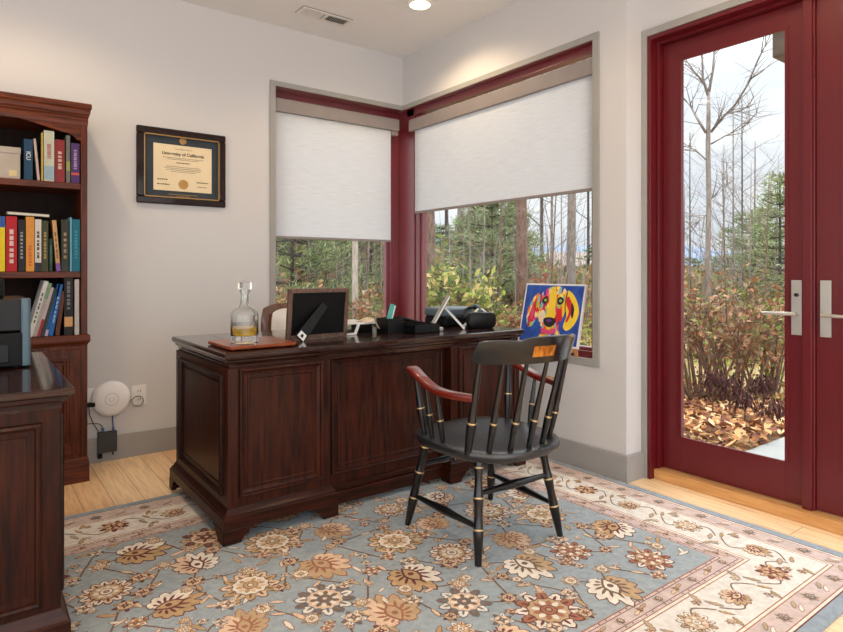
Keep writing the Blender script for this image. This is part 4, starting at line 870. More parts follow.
b = MB(); b.x = Rv; b.tube([(.078*math.cos(a)*1.03, .03+.085*math.sin(a), (.005+.058*math.sin(a))) for a in [PI*k/16 for k in range(17)]], [.009]*17, 8); b.build('head_strap', M['black_plastic'], vr, smooth=True)
b = MB(); b.x = Rv; b.tube([(0,.0,.044),(0,.012,.070),(0,.05,.080),(0,.09,.074),(0,.115,.062)], [.008,.009,.008,.008,.008], 8); b.build('top_strap', M['grey_plastic'], vr, smooth=True)
for s_ in (-1,1):
    b = MB(); b.x = Rv; b.tube([(s_*.072,.0,-.012),(s_*.090,.016,-.030),(s_*.086,.03,-.044)], [.010,.009,.006], 8); b.build('side_arm', M['white_plastic'], vr, smooth=True)
    b = MB(); b.x = Rv; b.tube([(s_*.035,.0,.040),(s_*.018,.006,.058),(0,.01,.064)], .005, 8); b.build('strap_buckle', M['white_plastic'], vr, smooth=True)

# ------------------------------------------------------------------ dog painting on the window sill
SZ_ = OZ0+.0125
pt = thing('dog_painting', (.0,-1.45,SZ_), 'bright pop style dog portrait canvas on blue leaning in the wider window', 'painting')
mat('canvas_edge', (226,226,228), .7); mat('paint_blue', (24,62,150), .5, col2=(34,84,180), scale=20)
m = bpy.data.materials.new('paint_patches'); m.use_nodes = True; n = m.node_tree; p = n.nodes['Principled BSDF']; p.inputs['Roughness'].default_value = .5
tcx = n.nodes.new('ShaderNodeTexCoord'); vo = n.nodes.new('ShaderNodeTexVoronoi'); vo.inputs['Scale'].default_value = 42; vo.inputs['Randomness'].default_value = 1
mpv = n.nodes.new('ShaderNodeMapping'); mpv.inputs['Scale'].default_value = (1,1.5,.7)
wn = n.nodes.new('ShaderNodeSeparateColor'); ra = n.nodes.new('ShaderNodeValToRGB'); ra.color_ramp.interpolation = 'CONSTANT'
cs = [(214,30,34),(240,196,40),(236,120,36),(150,200,90),(226,60,120),(250,226,90),(60,60,150),(240,214,190),(190,36,90),(120,190,190)]
while len(ra.color_ramp.elements) < len(cs): ra.color_ramp.elements.new(.5)
for i, c in enumerate(cs): ra.color_ramp.elements[i].position = i/len(cs); ra.color_ramp.elements[i].color = (*s2l(c), 1)
n.links.new(tcx.outputs['Object'], mpv.inputs[0]); n.links.new(mpv.outputs[0], vo.inputs[0]); n.links.new(vo.outputs['Color'], wn.inputs[0]); n.links.new(wn.outputs[0], ra.inputs[0]); n.links.new(ra.outputs[0], p.inputs['Base Color']); M['paint_patches'] = m
PW, PH = .450, .362
lean_a = math.radians(12.5)
U_ = -Y_; V_ = Vector((math.sin(lean_a),0,math.cos(lean_a))); N_ = U_.cross(V_)        # N_ faces the room (-x)
P00 = Vector((-.030, -1.262, SZ_+.052))
def pl(u, v, h=0): return P00+U_*u+V_*v+N_*h
b = MB(); vs = [pl(0,0,0),pl(PW,0,0),pl(PW,PH,0),pl(0,PH,0),pl(0,0,-.014),pl(PW,0,-.014),pl(PW,PH,-.014),pl(0,PH,-.014)]
b.add(vs, [(0,1,2,3),(7,6,5,4),(0,4,5,1),(1,5,6,2),(2,6,7,3),(3,7,4,0)]); b.build('canvas', M['canvas_edge'], pt)
b = MB(); e_ = .010; b.add([pl(e_,e_,.0006),pl(PW-e_,e_,.0006),pl(PW-e_,PH-e_,.0006),pl(e_,PH-e_,.0006)], [(0,1,2,3)]); b.build('blue_ground', M['paint_blue'], pt)
def blob(b, pts, h, mi=0):
    k = len(pts); P_ = []
    for i in range(k):
        for s_ in range(5):
            t_ = s_/5; p0, p1, p2, p3 = pts[i-1], pts[i], pts[(i+1)%k], pts[(i+2)%k]
            P_.append(tuple(.5*((2*p1[q])+(-p0[q]+p2[q])*t_+(2*p0[q]-5*p1[q]+4*p2[q]-p3[q])*t_**2+(-p0[q]+3*p1[q]-3*p2[q]+p3[q])*t_**3) for q in (0,1)))
    b.add([pl(x*PW, y*PH, h) for x, y in P_], [tuple(range(len(P_)))], mi)
pc = {}
for k_, c in dict(red=(206,28,32), yellow=(240,204,50), orange=(236,130,40), black=(20,18,30), pink=(222,70,120), purple=(110,40,120), cream=(236,214,180), green=(140,190,90)).items(): pc[k_] = mat('paint_'+k_, c, .5)
PM = [M['paint_patches'], pc['red'], pc['yellow'], pc['orange'], pc['black'], pc['pink'], pc['purple'], pc['cream'], pc['green']]
b = MB()
blob(b, [(.30,.82),(.42,.93),(.58,.96),(.70,.90),(.74,.72),(.72,.5),(.66,.30),(.72,.05),(.34,.03),(.38,.2),(.33,.35),(.27,.5),(.26,.68)], .0010, 0)       # head and neck
blob(b, [(.27,.84),(.20,.80),(.12,.64),(.09,.46),(.12,.30),(.19,.27),(.26,.38),(.30,.55),(.31,.75)], .0012, 0)     # left ear
blob(b, [(.72,.88),(.80,.86),(.90,.72),(.95,.54),(.90,.36),(.80,.26),(.73,.32),(.76,.5),(.70,.68)], .0012, 2)      # right ear
blob(b, [(.22,.74),(.17,.62),(.14,.46),(.17,.34),(.21,.40),(.24,.56)], .0016, 1); blob(b, [(.19,.60),(.16,.50),(.18,.38),(.22,.48)], .0020, 5)
blob(b, [(.74,.80),(.80,.74),(.84,.60),(.80,.42),(.76,.40),(.79,.56),(.73,.68)], .0016, 1); blob(b, [(.82,.70),(.87,.60),(.86,.46),(.83,.52)], .0020, 4)
blob(b, [(.44,.86),(.50,.90),(.56,.86),(.56,.66),(.58,.46),(.50,.40),(.43,.46),(.45,.66)], .0016, 2)                 # bridge of the nose
blob(b, [(.34,.76),(.40,.79),(.43,.72),(.38,.66),(.33,.69)], .0020, 4); blob(b, [(.58,.75),(.63,.79),(.69,.74),(.66,.67),(.60,.67)], .0020, 4)     # eyes
blob(b, [(.36,.73),(.39,.75),(.41,.72),(.38,.70)], .0024, 8); blob(b, [(.61,.73),(.64,.75),(.66,.72),(.63,.70)], .0024, 8)
blob(b, [(.30,.50),(.38,.56),(.42,.46),(.40,.36),(.33,.38)], .0020, 7); blob(b, [(.60,.56),(.66,.60),(.69,.48),(.64,.38),(.59,.42)], .0020, 1)
blob(b, [(.40,.42),(.50,.45),(.60,.42),(.58,.33),(.50,.29),(.42,.33)], .0024, 4); blob(b, [(.44,.40),(.50,.42),(.54,.39),(.48,.37)], .0028, 6)       # nose
blob(b, [(.38,.27),(.50,.24),(.62,.28),(.60,.20),(.50,.17),(.40,.20)], .0022, 5); blob(b, [(.36,.14),(.44,.16),(.42,.04),(.35,.05)], .0022, 2); blob(b, [(.60,.16),(.66,.18),(.69,.06),(.60,.05)], .0022, 3)
blob(b, [(.30,.80),(.31,.66),(.29,.50),(.285,.50),(.30,.66),(.29,.80)], .0024, 4); blob(b, [(.72,.86),(.71,.70),(.735,.52),(.745,.52),(.725,.70),(.735,.86)], .0024, 4)
b.build('dog_portrait', PM, pt)
es = thing('tabletop_easel', (.01,-1.45,SZ_), 'small tan wooden easel holding up the dog painting on the window sill', 'easel')
mt_ = mat('tan_wood', (196,142,92), .5)
MB().box(-.058, -.008, -1.670, -1.255, SZ_+.026, SZ_+.0495).build('ledge', mt_, es, bevel=.002)
for yy, y2 in ((-1.23,-1.33),(-1.69,-1.59)):
    b = MB(); A_ = Vector((-.0305, yy, SZ_+.001)); B_ = pl(0,PH*.92,0); B_.y = y2; A_ = A_+Vector((.012,0,0)); B_ = B_+Vector((.010,0,0)); sd_ = Vector((0,.011,0)); th_ = Vector((.006,0,0))
    vs = [A_-sd_, A_+sd_, B_+sd_, B_-sd_]; vs = [q+th_ for q in vs]+[q+th_*2 for q in vs]
    b.add(vs, [(3,2,1,0),(4,5,6,7),(0,1,5,4),(1,2,6,5),(2,3,7,6),(3,0,4,7)]); b.build('leg', mt_, es)

# ================================================================== OUTSIDE
mat('leaf_ground', (118,92,66), .95, col2=(160,134,100), scale=14, detail=8, bump=.6, bd=.02)
mat('grass', (150,156,70), .95, col2=(176,178,96), scale=20)
mat('stone', (138,138,134), .8, var=.04, scale=5)
mat('bark_grey', (134,124,116), .9, var=.3, scale=16, stretch=(2,2,.5), bump=.6, bd=.01)
mat('bark_brown', (116,92,78), .9, var=.35, scale=16, stretch=(2,2,.5), bump=.6, bd=.01)
mat('bark_dark', (72,66,62), .9, var=.3, scale=16, stretch=(2,2,.5))
mat('bark_pale', (168,156,142), .9, var=.25, scale=14, stretch=(2,2,.5), bump=.4, bd=.01)
leafmat('pine', [(112,130,84),(134,150,102),(156,168,122),(124,140,98),(176,186,142),(100,116,80),(154,144,114)])
leafmat('pine_dark', [(96,112,80),(116,130,90),(130,146,102),(108,124,90)])
leafmat('rhodo', [(128,138,66),(160,164,88),(190,184,112),(112,122,60),(196,174,116),(92,106,58),(110,98,62)])
leafmat('brush_brown', [(144,98,72),(166,118,90),(122,84,64),(190,152,120),(112,98,70),(138,142,88),(150,132,104)])
leafmat('brush_mix', [(132,112,78),(150,132,92),(112,118,66),(166,144,112),(104,86,64),(140,152,84),(176,120,84)])
leafmat('red_leaf', [(166,84,60),(190,108,80),(140,76,58)])
leafmat('dead_heads', [(74,50,50),(92,64,60),(60,42,44),(108,78,70)])
leafmat('fallen', [(176,128,84),(204,160,112),(150,100,66),(220,184,140),(132,88,64),(120,80,70)], .15)
def gz(x, y):
    """ground height: level by the house, falling gently away into the woods"""
    d = max(0, max(x-1.0, y-1.0)); return -.14-.045*max(0, d-4)
b = MB(); NX = 60; vs = []; fs = []
def gg(i): s_ = (i/NX)**2.2; return s_
for i in range(NX+1):
    for j in range(NX+1):
        x = .34+90*gg(i) if True else 0; y = -12+102*j/NX
        vs.append((x, y, gz(x, y)-.0))
for i in range(NX):
    for j in range(NX): a = i*(NX+1)+j; fs.append((a, a+NX+1, a+NX+2, a+1))
b.add(vs, fs)
vs = []; fs = []
for i in range(41):
    for j in range(NX+1): x = -30+30.34*i/40; y = .14+90*gg(j); vs.append((x, y, gz(x, y)))
for i in range(40):
    for j in range(NX): a = i*(NX+1)+j; fs.append((a, a+NX+1, a+NX+2, a+1))
b.add(vs, fs); struct('ground', b, M['leaf_ground'])
# far ridge
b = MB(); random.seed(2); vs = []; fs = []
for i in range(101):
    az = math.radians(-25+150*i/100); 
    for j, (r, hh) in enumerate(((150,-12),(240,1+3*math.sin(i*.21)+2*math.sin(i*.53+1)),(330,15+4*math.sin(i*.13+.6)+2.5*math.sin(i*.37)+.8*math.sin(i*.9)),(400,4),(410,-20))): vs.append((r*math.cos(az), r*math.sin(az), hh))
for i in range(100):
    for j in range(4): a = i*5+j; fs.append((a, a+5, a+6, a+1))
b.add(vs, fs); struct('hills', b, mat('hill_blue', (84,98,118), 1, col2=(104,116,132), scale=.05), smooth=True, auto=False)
# patio slab
struct('patio', MB().box(.45, 2.55, -4.5, -1.96, -.145, -.09), M['stone'], bevel=.01)
b = MB(); random.seed(4)
for k in range(5200):
    x, y = random.uniform(3.2, 6.5), random.uniform(-3.2, 2.2); z = gz(x, y); a = random.uniform(0, 6.28); h = random.uniform(.05,.11); w_ = .006
    b.add([(x-w_*math.cos(a), y-w_*math.sin(a), z),(x+w_*math.cos(a), y+w_*math.sin(a), z),(x+random.uniform(-.03,.03), y+random.uniform(-.03,.03), z+h)], [(0,1,2)])
tag(b.build('grass', M['grass']), 'patch of yellow green grass beyond the fallen leaves', 'grass', kind='stuff')
def leafquad(b, c, s, el=1.6, up=0.0, mi=0, fold=.15):
    d = Vector((random.gauss(0,1), random.gauss(0,1), random.gauss(0,1)+up)).normalized(); e = d.orthogonal().normalized(); e.rotate(Matrix.Rotation(random.uniform(0,6.28), 3, d)) ; c = Vector(c); L = s*el/2; W = s/2
    b.add([c-d*L, c+e*W, c+d*L, c-e*W], [(0,1,2,3)], mi)
b = MB(); random.seed(6)
for k in range(13000):
    x, y = random.uniform(.6, 3.6), random.uniform(-3.2, 1.0)
    if x < 2.55 and y < -1.96 and random.random() < .985: continue
    pile = .13*math.exp(-((x-1.6)**2/.6+(y+1.8)**2/.5)); z = (-.14 if not (x < 2.55 and y < -1.96) else -.088)+random.uniform(.005,.04)+pile*random.random()
    c = Vector((x, y, z)); a = random.uniform(0, 6.28); s = random.uniform(.018,.046); d = Vector((math.cos(a), math.sin(a), random.uniform(-.7,.9))); e = Vector((-math.sin(a), math.cos(a), random.uniform(-.4,.4)))
    b.add([c-d*s, c-d*s*.2+e*s*.6, c+d*s*.4+e*s*.45, c+d*s, c+d*s*.4-e*s*.45, c-d*s*.2-e*s*.6], [(0,1,2,3,4,5)])
tag(b.build('fallen_leaves', M['fallen']), 'drift of tan fallen oak leaves outside the glass door', 'leaves', kind='stuff')
# --- plants
def trunk_mesh(h, r, lean=(0,0), br=6, seed=0, low=.35, n=8, twig=2, brlen=.28, up=.7):
    random.seed(seed); b = MB(); P_ = [Vector((lean[0]*t*h+.04*math.sin(t*7+seed)*min(1,r*8), lean[1]*t*h+.04*math.cos(t*5+seed)*min(1, r*8), t*h)) for t in [k/10 for k in range(11)]]
    b.tube(P_, [r*(1.15-.85*k/10) if k else r*1.35 for k in range(11)], n)
    tips = []
    def grow(p, d, L, r_, lv):
        q = [p]; dd = d.copy()
        for k in range(4): dd = (dd+Vector((random.gauss(0,.16), random.gauss(0,.16), random.gauss(.05,.12)))).normalized(); q.append(q[-1]+dd*L/4)
        b.tube(q, [r_, r_*.8, r_*.6, r_*.42, r_*.2], 5); tips.append(q[-1])
        if lv > 0:
            for k in (1,2,3):
                if random.random() < .85: grow(q[k], (dd+Vector((random.gauss(0,.7), random.gauss(0,.7), random.gauss(.1,.4)))).normalized(), L*random.uniform(.4,.62), r_*.5, lv-1)
    for k in range(br):
        t = low+(1-low)*(k+random.random()*.6)/br; i = min(9, int(t*10)); p = P_[i].lerp(P_[i+1], t*10-i); a = random.uniform(0, 6.28)
        grow(p, Vector((math.cos(a), math.sin(a), up)).normalized(), h*brlen*(1.15-t*.7), r*(1.1-.85*t)*.42, twig)
    return b, tips, P_
def bare_tree(px, depth, wpx, bark, label, group='bare trees in the woods', h=11, lean=(0,0), seed=1, br=9, low=.25, twig=2, brlen=.2):
    c = dep(depth, px, HZ); r = wpx/2*depth/FOC; z = gz(c.x, c.y)
    t = thing('bare_tree', (c.x, c.y, z), label, 'tree', group)
    b, tips, P_ = trunk_mesh(h, r, lean, br, seed, low, 8, twig, brlen)
    b.v = [(x+c.x, y+c.y, zz+z-.05) for x, y, zz in b.v]; b.build('trunk_and_branches', M[bark], t, smooth=True, auto=False)
    return t
def pine_mesh(h, R, nl, seed, mat_, bark='bark_dark', whorl=16, ndl=.10, low=.08):
    random.seed(seed); tb_ = MB().tube([(0,0,-.1),(0,0,h*.5),(0,0,h)], [h*.014, h*.008, .01], 7); fo = MB()
    for k in range(whorl):
        t = low+(1-low)*k/whorl; zz = t*h; L = R*(1-t)**.7+.1
        for q in range(6):
            a = random.uniform(0, 6.28); d = Vector((math.cos(a), math.sin(a), random.uniform(-.05,.35))); p1 = Vector((0,0,zz))+d*L
            tb_.tube([(0,0,zz), tuple(Vector((0,0,zz)).lerp(p1, .5)+Vector((0,0,-.03))), tuple(p1)], [.014,.009,.004], 4)
            for s_ in range(int(nl/whorl/6)):
                f = random.uniform(.25,1.02)**.8; c = Vector((0,0,zz)).lerp(p1, f)+Vector((random.gauss(0,.07), random.gauss(0,.07), random.gauss(0,.05)))
                for m_ in range(3): 
                    dd = (d*.6+Vector((random.gauss(0,.6), random.gauss(0,.6), random.gauss(.2,.5)))).normalized(); e = dd.orthogonal().normalized()*ndl*.09
                    fo.add([c-e*1.0, c+e*1.0, c+dd*ndl], [(0,1,2)])
    return tb_, fo
PINE = {}
def pine(px, depth, h, R, kind, label, group, seed=0, base=None, rz=0, nl=1500, mt='pine', ndl=.16, low=.05, bot=None):
    c = dep(depth, px, HZ); z = gz(c.x, c.y) if bot is None else bot
    key = (kind, mt)
    t = thing('pine_tree', (c.x, c.y, z), label, 'tree', group, rz=rz or .001)
    if key not in PINE:
        tb_, fo = pine_mesh(h, R, nl, seed, M[mt], ndl=ndl, low=low)
        a = tb_.build('trunk', M['bark_dark'], t); f_ = fo.build('needles', M[mt], t); PINE[key] = (a, f_, h, R)
    else:
        a, f_, h0, R0 = PINE[key]
        for s_ in (a, f_):
            o = s_.copy(); sc.collection.objects.link(o); o.parent = t
        t.scale = (R/R0, R/R0, h/h0)
    return t
def shrub(name, px, depth, rx, ry, rz, n, size, mt, label, cat='shrub', group=None, el=1.8, stems=14, seed=0, zoff=0, bark='bark_brown', up=.0, bot=None):
    random.seed(seed*7+3); c = dep(depth, px, HZ); z = gz(c.x, c.y)+zoff
    t = thing(name, (c.x, c.y, z), label, cat, group); sb = MB(); lb = MB()
    ends = []
    for k in range(stems):
        a = random.uniform(0, 6.28); s_ = random.random()**.5; e = Vector((c.x+rx*s_*math.cos(a), c.y+ry*s_*math.sin(a), z+rz*2*random.uniform(.55,1.0)*(1-.35*s_))); p0 = Vector((c.x+rx*.25*s_*math.cos(a), c.y+ry*.25*s_*math.sin(a), z-.03))
        md = p0.lerp(e, .5)+Vector((random.gauss(0,.06), random.gauss(0,.06), .05)); sb.tube([p0, md, e], [.012,.008,.003], 5); ends.append((p0, md, e))
        for q in range(3):
            f = random.uniform(.4,.9); pp = md.lerp(e, f); e2 = pp+Vector((random.gauss(0,rx*.25), random.gauss(0,ry*.25), abs(random.gauss(0,rz*.3)))); sb.tube([pp, e2], [.005,.002], 4); ends.append((pp, pp.lerp(e2,.5), e2))
    for k in range(n):
        p0, md, e = random.choice(ends); f = random.random(); pp = p0.lerp(md, f) if random.random() < .55 else md.lerp(e, f)
        leafquad(lb, pp+Vector((random.gauss(0,size*1.1), random.gauss(0,size*1.1), random.gauss(0,size*1.1))), size*random.uniform(.6,1.2), el, up)
    sb.build('stems', M[bark], t); lb.build('leaves', M[mt], t)
    return t
# trunks seen through the wide window
bare_tree(430, 9, 10, 'bark_brown', 'brown bare trunk just right of the corner post, in the wide window', seed=3, br=7)
bare_tree(447, 15, 4, 'bark_dark', 'thin dark bare trunk second from the corner post', seed=4)
bare_tree(461, 14, 7, 'bark_grey', 'straight grey trunk left of the light green pine', seed=5, low=.4)
bare_tree(472, 17, 8, 'bark_pale', 'pale straight trunk rising behind the light green pine', seed=6, low=.5)
bare_tree(487, 24, 4, 'bark_grey', 'slender distant grey trunk above the light green pine', seed=7)
bare_tree(510, 16, 5, 'bark_grey', 'grey trunk just left of the thick brown trunk', seed=8, low=.5)
bare_tree(521, 9.5, 11, 'bark_brown', 'thickest brown trunk in the middle of the wide window', seed=9, low=.5, h=13)
bare_tree(542, 20, 4, 'bark_dark', 'thin dark trunk above the red leafed sapling', seed=10)
bare_tree(552, 22, 3, 'bark_grey', 'thinnest grey trunk beside the neighbour roof', seed=11)
bare_tree(572, 11, 8.5, 'bark_grey', 'grey trunk above the dog painting in the wide window', seed=12, low=.35, h=12)
bare_tree(588, 26, 3, 'bark_dark', 'distant dark trunk at the right edge of the wide window', seed=13)
# trunks in the narrow window
bare_tree(289, 14, 4, 'bark_dark', 'thin dark trunk at the left of the narrow window', seed=14)
bare_tree(317, 12, 4.2, 'bark_dark', 'dark trunk left of centre in the narrow window', seed=15)
bare_tree(325, 13, 4.2, 'bark_dark', 'second dark trunk of the close pair in the narrow window', seed=16)
bare_tree(356, 8, 6, 'bark_pale', 'pale grey trunk in the right half of the narrow window', seed=17, low=.5)
bare_tree(378, 14, 3, 'bark_brown', 'slim brown trunk near the corner post in the narrow window', seed=18)
bare_tree(386, 10, 2.5, 'bark_grey', 'slim leaning grey trunk beside the corner post in the narrow window', seed=19, lean=(.04,.0))
# door side: the forked tree
c = dep(8, 708, HZ); gzz = gz(c.x, c.y)
ft = thing('bare_tree', (c.x, c.y, gzz), 'tall forked bare tree seen through the glass door', 'tree', 'bare trees by the glass door')
random.seed(21); b = MB()
def fp(px, py, d=8.0): return dep(d, px, py)
r_ = 5*8/FOC/2
b.tube([Vector((c.x,c.y,gzz-.05)), fp(708,250), fp(709,200), fp(708,150), fp(708.5,120), fp(708.5,92)], [r_*1.3,r_*1.05,r_*.95,r_*.9,r_*.82,r_*.6], 9)
def limb(pts, r0, twigs=8, L=.5):
    P_ = [fp(*q) for q in pts]; n_ = len(P_); b.tube(P_, [r0*(1-.75*k/(n_-1)) for k in range(n_)], 6)
    for k in range(twigs):
        i = random.randrange(n_-1); p = P_[i].lerp(P_[i+1], random.random()); d = (P_[-1]-P_[0]).normalized(); d = (d+Vector((random.gauss(0,.6), random.gauss(0,.6), random.gauss(.1,.5)))).normalized()
        q = p+d*L*random.uniform(.4,1)*.5; q2 = q+(d+Vector((random.gauss(0,.4), random.gauss(0,.4), random.gauss(.2,.3)))).normalized()*L*random.uniform(.3,.6); b.tube([p,q,q2], [.007,.005,.002], 4)
        for m_ in range(2): e = q+Vector((random.gauss(0,.16), random.gauss(0,.16), random.gauss(.08,.14))); b.tube([q,e], [.0035,.0015], 3)
limb([(708.5,96),(703,80),(702,50),(701,10,7.9)], r_*.62, 8); limb([(708.5,94),(713,70),(715,40),(716,0,8.2)], r_*.6, 8)
limb([(703,82),(694,71),(683,56,8.2),(672,40,8.4)], r_*.4, 8)
limb([(711,132),(722,118),(735,105,7.8),(748,84,7.6),(757,62,7.5),(764,48,7.4),(772,38,7.3)], r_*.62, 14, .6)
limb([(706,133),(697,118),(690,105,8.3),(681,96,8.5),(668,88,8.6)], r_*.55, 12, .6)
limb([(711,144),(725,136,7.8),(738,130,7.7),(752,121,7.6)], r_*.3, 6)
limb([(727,114),(738,111,7.8),(752,106,7.7)], r_*.22, 6)
limb([(709,200),(718,194),(728,184,8.1)], r_*.25, 5); limb([(706,215),(698,222),(684,230,8.3)], r_*.3, 8, .6)
limb([(706,160),(696,150),(684,146,8.2)], r_*.3, 8, .6)
b.build('trunk_and_branches', M['bark_grey'], ft, smooth=True, auto=False)
bare_tree(733, 10, 2.6, 'bark_grey', 'slender bare sapling right of the forked tree', 'bare trees by the glass door', h=4.2, seed=31, br=14, low=.3, twig=2, brlen=.3)
bare_tree(742, 11, 2.6, 'bark_dark', 'dark twiggy bare sapling in the middle of the glass door', 'bare trees by the glass door', h=4.6, seed=32, br=14, low=.3, brlen=.3)
bare_tree(690, 12, 2.2, 'bark_dark', 'thin twiggy sapling left of the forked tree', 'bare trees by the glass door', h=4.2, seed=33, br=12, low=.3, brlen=.3)
bare_tree(724, 16, 2.5, 'bark_grey', 'faint distant sapling behind the forked tree', 'bare trees by the glass door', h=5, seed=34, br=12, low=.3, brlen=.3)
bare_tree(755, 14, 2.5, 'bark_brown', 'brown bare sapling beside the pine in the glass door', 'bare trees by the glass door', h=4.6, seed=35, br=12, low=.3, brlen=.3)
# slender saplings: the woods are full of them, told apart only by where they stand
sap_lab = ['twiggy sapling at the left edge of the door glass','twiggy sapling close behind the forked tree','twiggy sapling between the forked tree and the young pines','twiggy grey sapling leaning right in the door glass','twiggy sapling in front of the door pine','twiggy brown sapling near the lock side of the door','thin sapling in front of the light green pine','thin grey sapling beside the thick brown trunk','thin sapling above the shrub behind the headset','thin sapling over the top left of the dog painting','thin sapling between the grey trunks above the painting','thin sapling in the middle of the narrow window','thin brown sapling right of the pale trunk','thin sapling at the left of the dark trunk pair']
for k, (px_, d_, h_, bk) in enumerate([(684,9,2.6,'bark_brown'),(716,9.5,2.8,'bark_grey'),(728,8.4,2.9,'bark_brown'),(748,9,3.0,'bark_grey'),(762,8,2.6,'bark_brown'),(774,9.6,3.2,'bark_grey'),(482,8.6,3.4,'bark_grey'),(528,11,4.2,'bark_grey'),(500,9.2,3.4,'bark_brown'),(548,10,3.8,'bark_brown'),(562,9,3.2,'bark_grey'),(338,9,4.5,'bark_grey'),(366,9.4,4.5,'bark_brown'),(306,9,4.5,'bark_grey')]):
    bare_tree(px_, d_, 1.9, bk, sap_lab[k], 'twiggy saplings', h=h_, seed=60+k, br=18, low=.2, twig=2, brlen=.34, lean=(random.uniform(-.05,.05), random.uniform(-.05,.05)))
# pines
pine(492, 11, 2.9, 1.25, 'a', 'soft light green young pine in the middle of the wide window', 'young pines', seed=1, nl=5200, ndl=.10)
pine(478, 14, 2.9, 1.3, 'a', 'light green pine half hidden behind the grey trunks', 'young pines', rz=1)
pine(505, 13, 3.2, 1.1, 'a', 'light green pine behind the thick brown trunk', 'young pines', rz=2)
pine(780, 9.5, 2.9, .8, 'b', 'tall loose green pine at the right side of the glass door', 'young pines', seed=2, mt='pine', nl=1500, ndl=.11)
pine(752, 13, 2.8, 1.2, 'b', 'green pine behind the bare saplings in the glass door', 'young pines', rz=2.2)
pine(795, 11, 3.3, 1.2, 'b', 'green pine partly hidden by the door stile', 'young pines', rz=1.2)
pine(728, 15, 2.0, 1.3, 'b', 'low pine behind the forked tree', 'young pines', rz=3.2)
pine(292, 9, 3.6, 1.3, 'a', 'green pine at the left of the narrow window', 'young pines', rz=2.5)
pine(308, 12, 4.6, 1.4, 'a', 'green pine behind the dark trunk pair', 'young pines', rz=.7)
pine(371, 12, 2.6, .9, 'a', 'small yellow green pine right of the pale trunk', 'young pines', rz=1.7)
for k, (px_, d_, h_, R_2) in enumerate([(280,18,7,2),(300,22,8,2.2),(335,20,7,2),(350,26,8,2.4),(392,20,5,2),(410,24,5,2),(440,26,3.8,2),(455,30,4.0,2.2),(520,30,3.2,2),(600,26,3,2),(640,26,3,2),(690,30,2.9,1.6),(740,28,2.9,2),(770,24,3.6,2)]):
    pine(px_, d_, h_, R_2, 'c', 'dark green evergreen far back in the woods', 'distant evergreens', seed=5, mt='pine_dark', rz=k*.9, nl=1300, ndl=.3)
# shrubs
shrub('rhododendron', 447, 7.0, .62, .62, .72, 1100, .052, 'rhodo', 'yellow green broad leafed shrub outside the wide window behind the case', el=2.6, seed=1, zoff=.15)
shrub('rhododendron', 478, 8.0, .6, .6, .50, 800, .052, 'rhodo', 'lower yellow green shrub behind the headset', el=2.6, seed=2)
shrub('rhododendron', 382, 6.3, .55, .5, .42, 800, .045, 'rhodo', 'yellow green shrub at the foot of the narrow window by the post', el=2.4, seed=3)
shrub('rhododendron', 592, 6.8, .6, .6, .48, 700, .045, 'rhodo', 'yellow green shrub right of the dog painting', el=2.4, seed=4)
shrub('sapling', 541, 9.5, .28, .28, .68, 330, .05, 'red_leaf', 'small red leafed sapling left of the neighbour roof', el=1.5, seed=5)
shrub('leafy_bush', 505, 7.6, .6, .6, .42, 520, .05, 'brush_brown', 'brown leafed bush left of the dog painting', el=1.7, seed=6)
shrub('leafy_bush', 350, 7.4, .9, .7, .58, 900, .045, 'brush_brown', 'brown leafed bush below the pale trunk', el=1.7, seed=7)
shrub('leafy_bush', 300, 7.4, .8, .8, .60, 900, .045, 'brush_mix', 'mixed brown and green bush in the narrow window', el=1.7, seed=8)
shrub('leafy_bush', 281, 6.4, .35, .4, .66, 420, .045, 'brush_brown', 'rust brown bush beside the left jamb of the narrow window', el=1.7, seed=9)
shrub('leafy_bush', 330, 9.5, 1.2, 1.0, .75, 1300, .05, 'brush_mix', 'wide tangled bush behind the picture frame', el=1.7, seed=10)
shrub('leafy_bush', 700, 5.7, .75, .7, .56, 1100, .034, 'brush_brown', 'rusty leafed bush left of centre in the glass door', el=1.9, seed=11, stems=26)
shrub('leafy_bush', 733, 5.6, .6, .6, .66, 1000, .034, 'brush_brown', 'tall rusty leafed bush in the middle of the glass door', el=1.9, seed=12, stems=26)
shrub('leafy_bush', 768, 5.9, .6, .6, .58, 1000, .034, 'brush_mix', 'brown and green bush at the right of the glass door', el=1.9, seed=13, stems=22)
shrub('leafy_bush', 690, 8.6, 1.1, 1.0, .42, 1200, .05, 'brush_mix', 'olive bush below the neighbour house', el=1.8, seed=14)
shrub('leafy_bush', 745, 9.0, 1.2, 1.0, .68, 1400, .05, 'brush_mix', 'olive bush behind the rusty ones', el=1.8, seed=15)
shrub('leafy_bush', 560, 10, 1.1, 1.0, .45, 900, .055, 'brush_mix', 'olive brown bush below the neighbour roof', el=1.8, seed=16)
shrub('leafy_bush', 430, 11, 1.2, 1.0, .60, 1000, .055, 'brush_mix', 'brown bush around the trunk by the corner post', el=1.8, seed=17)
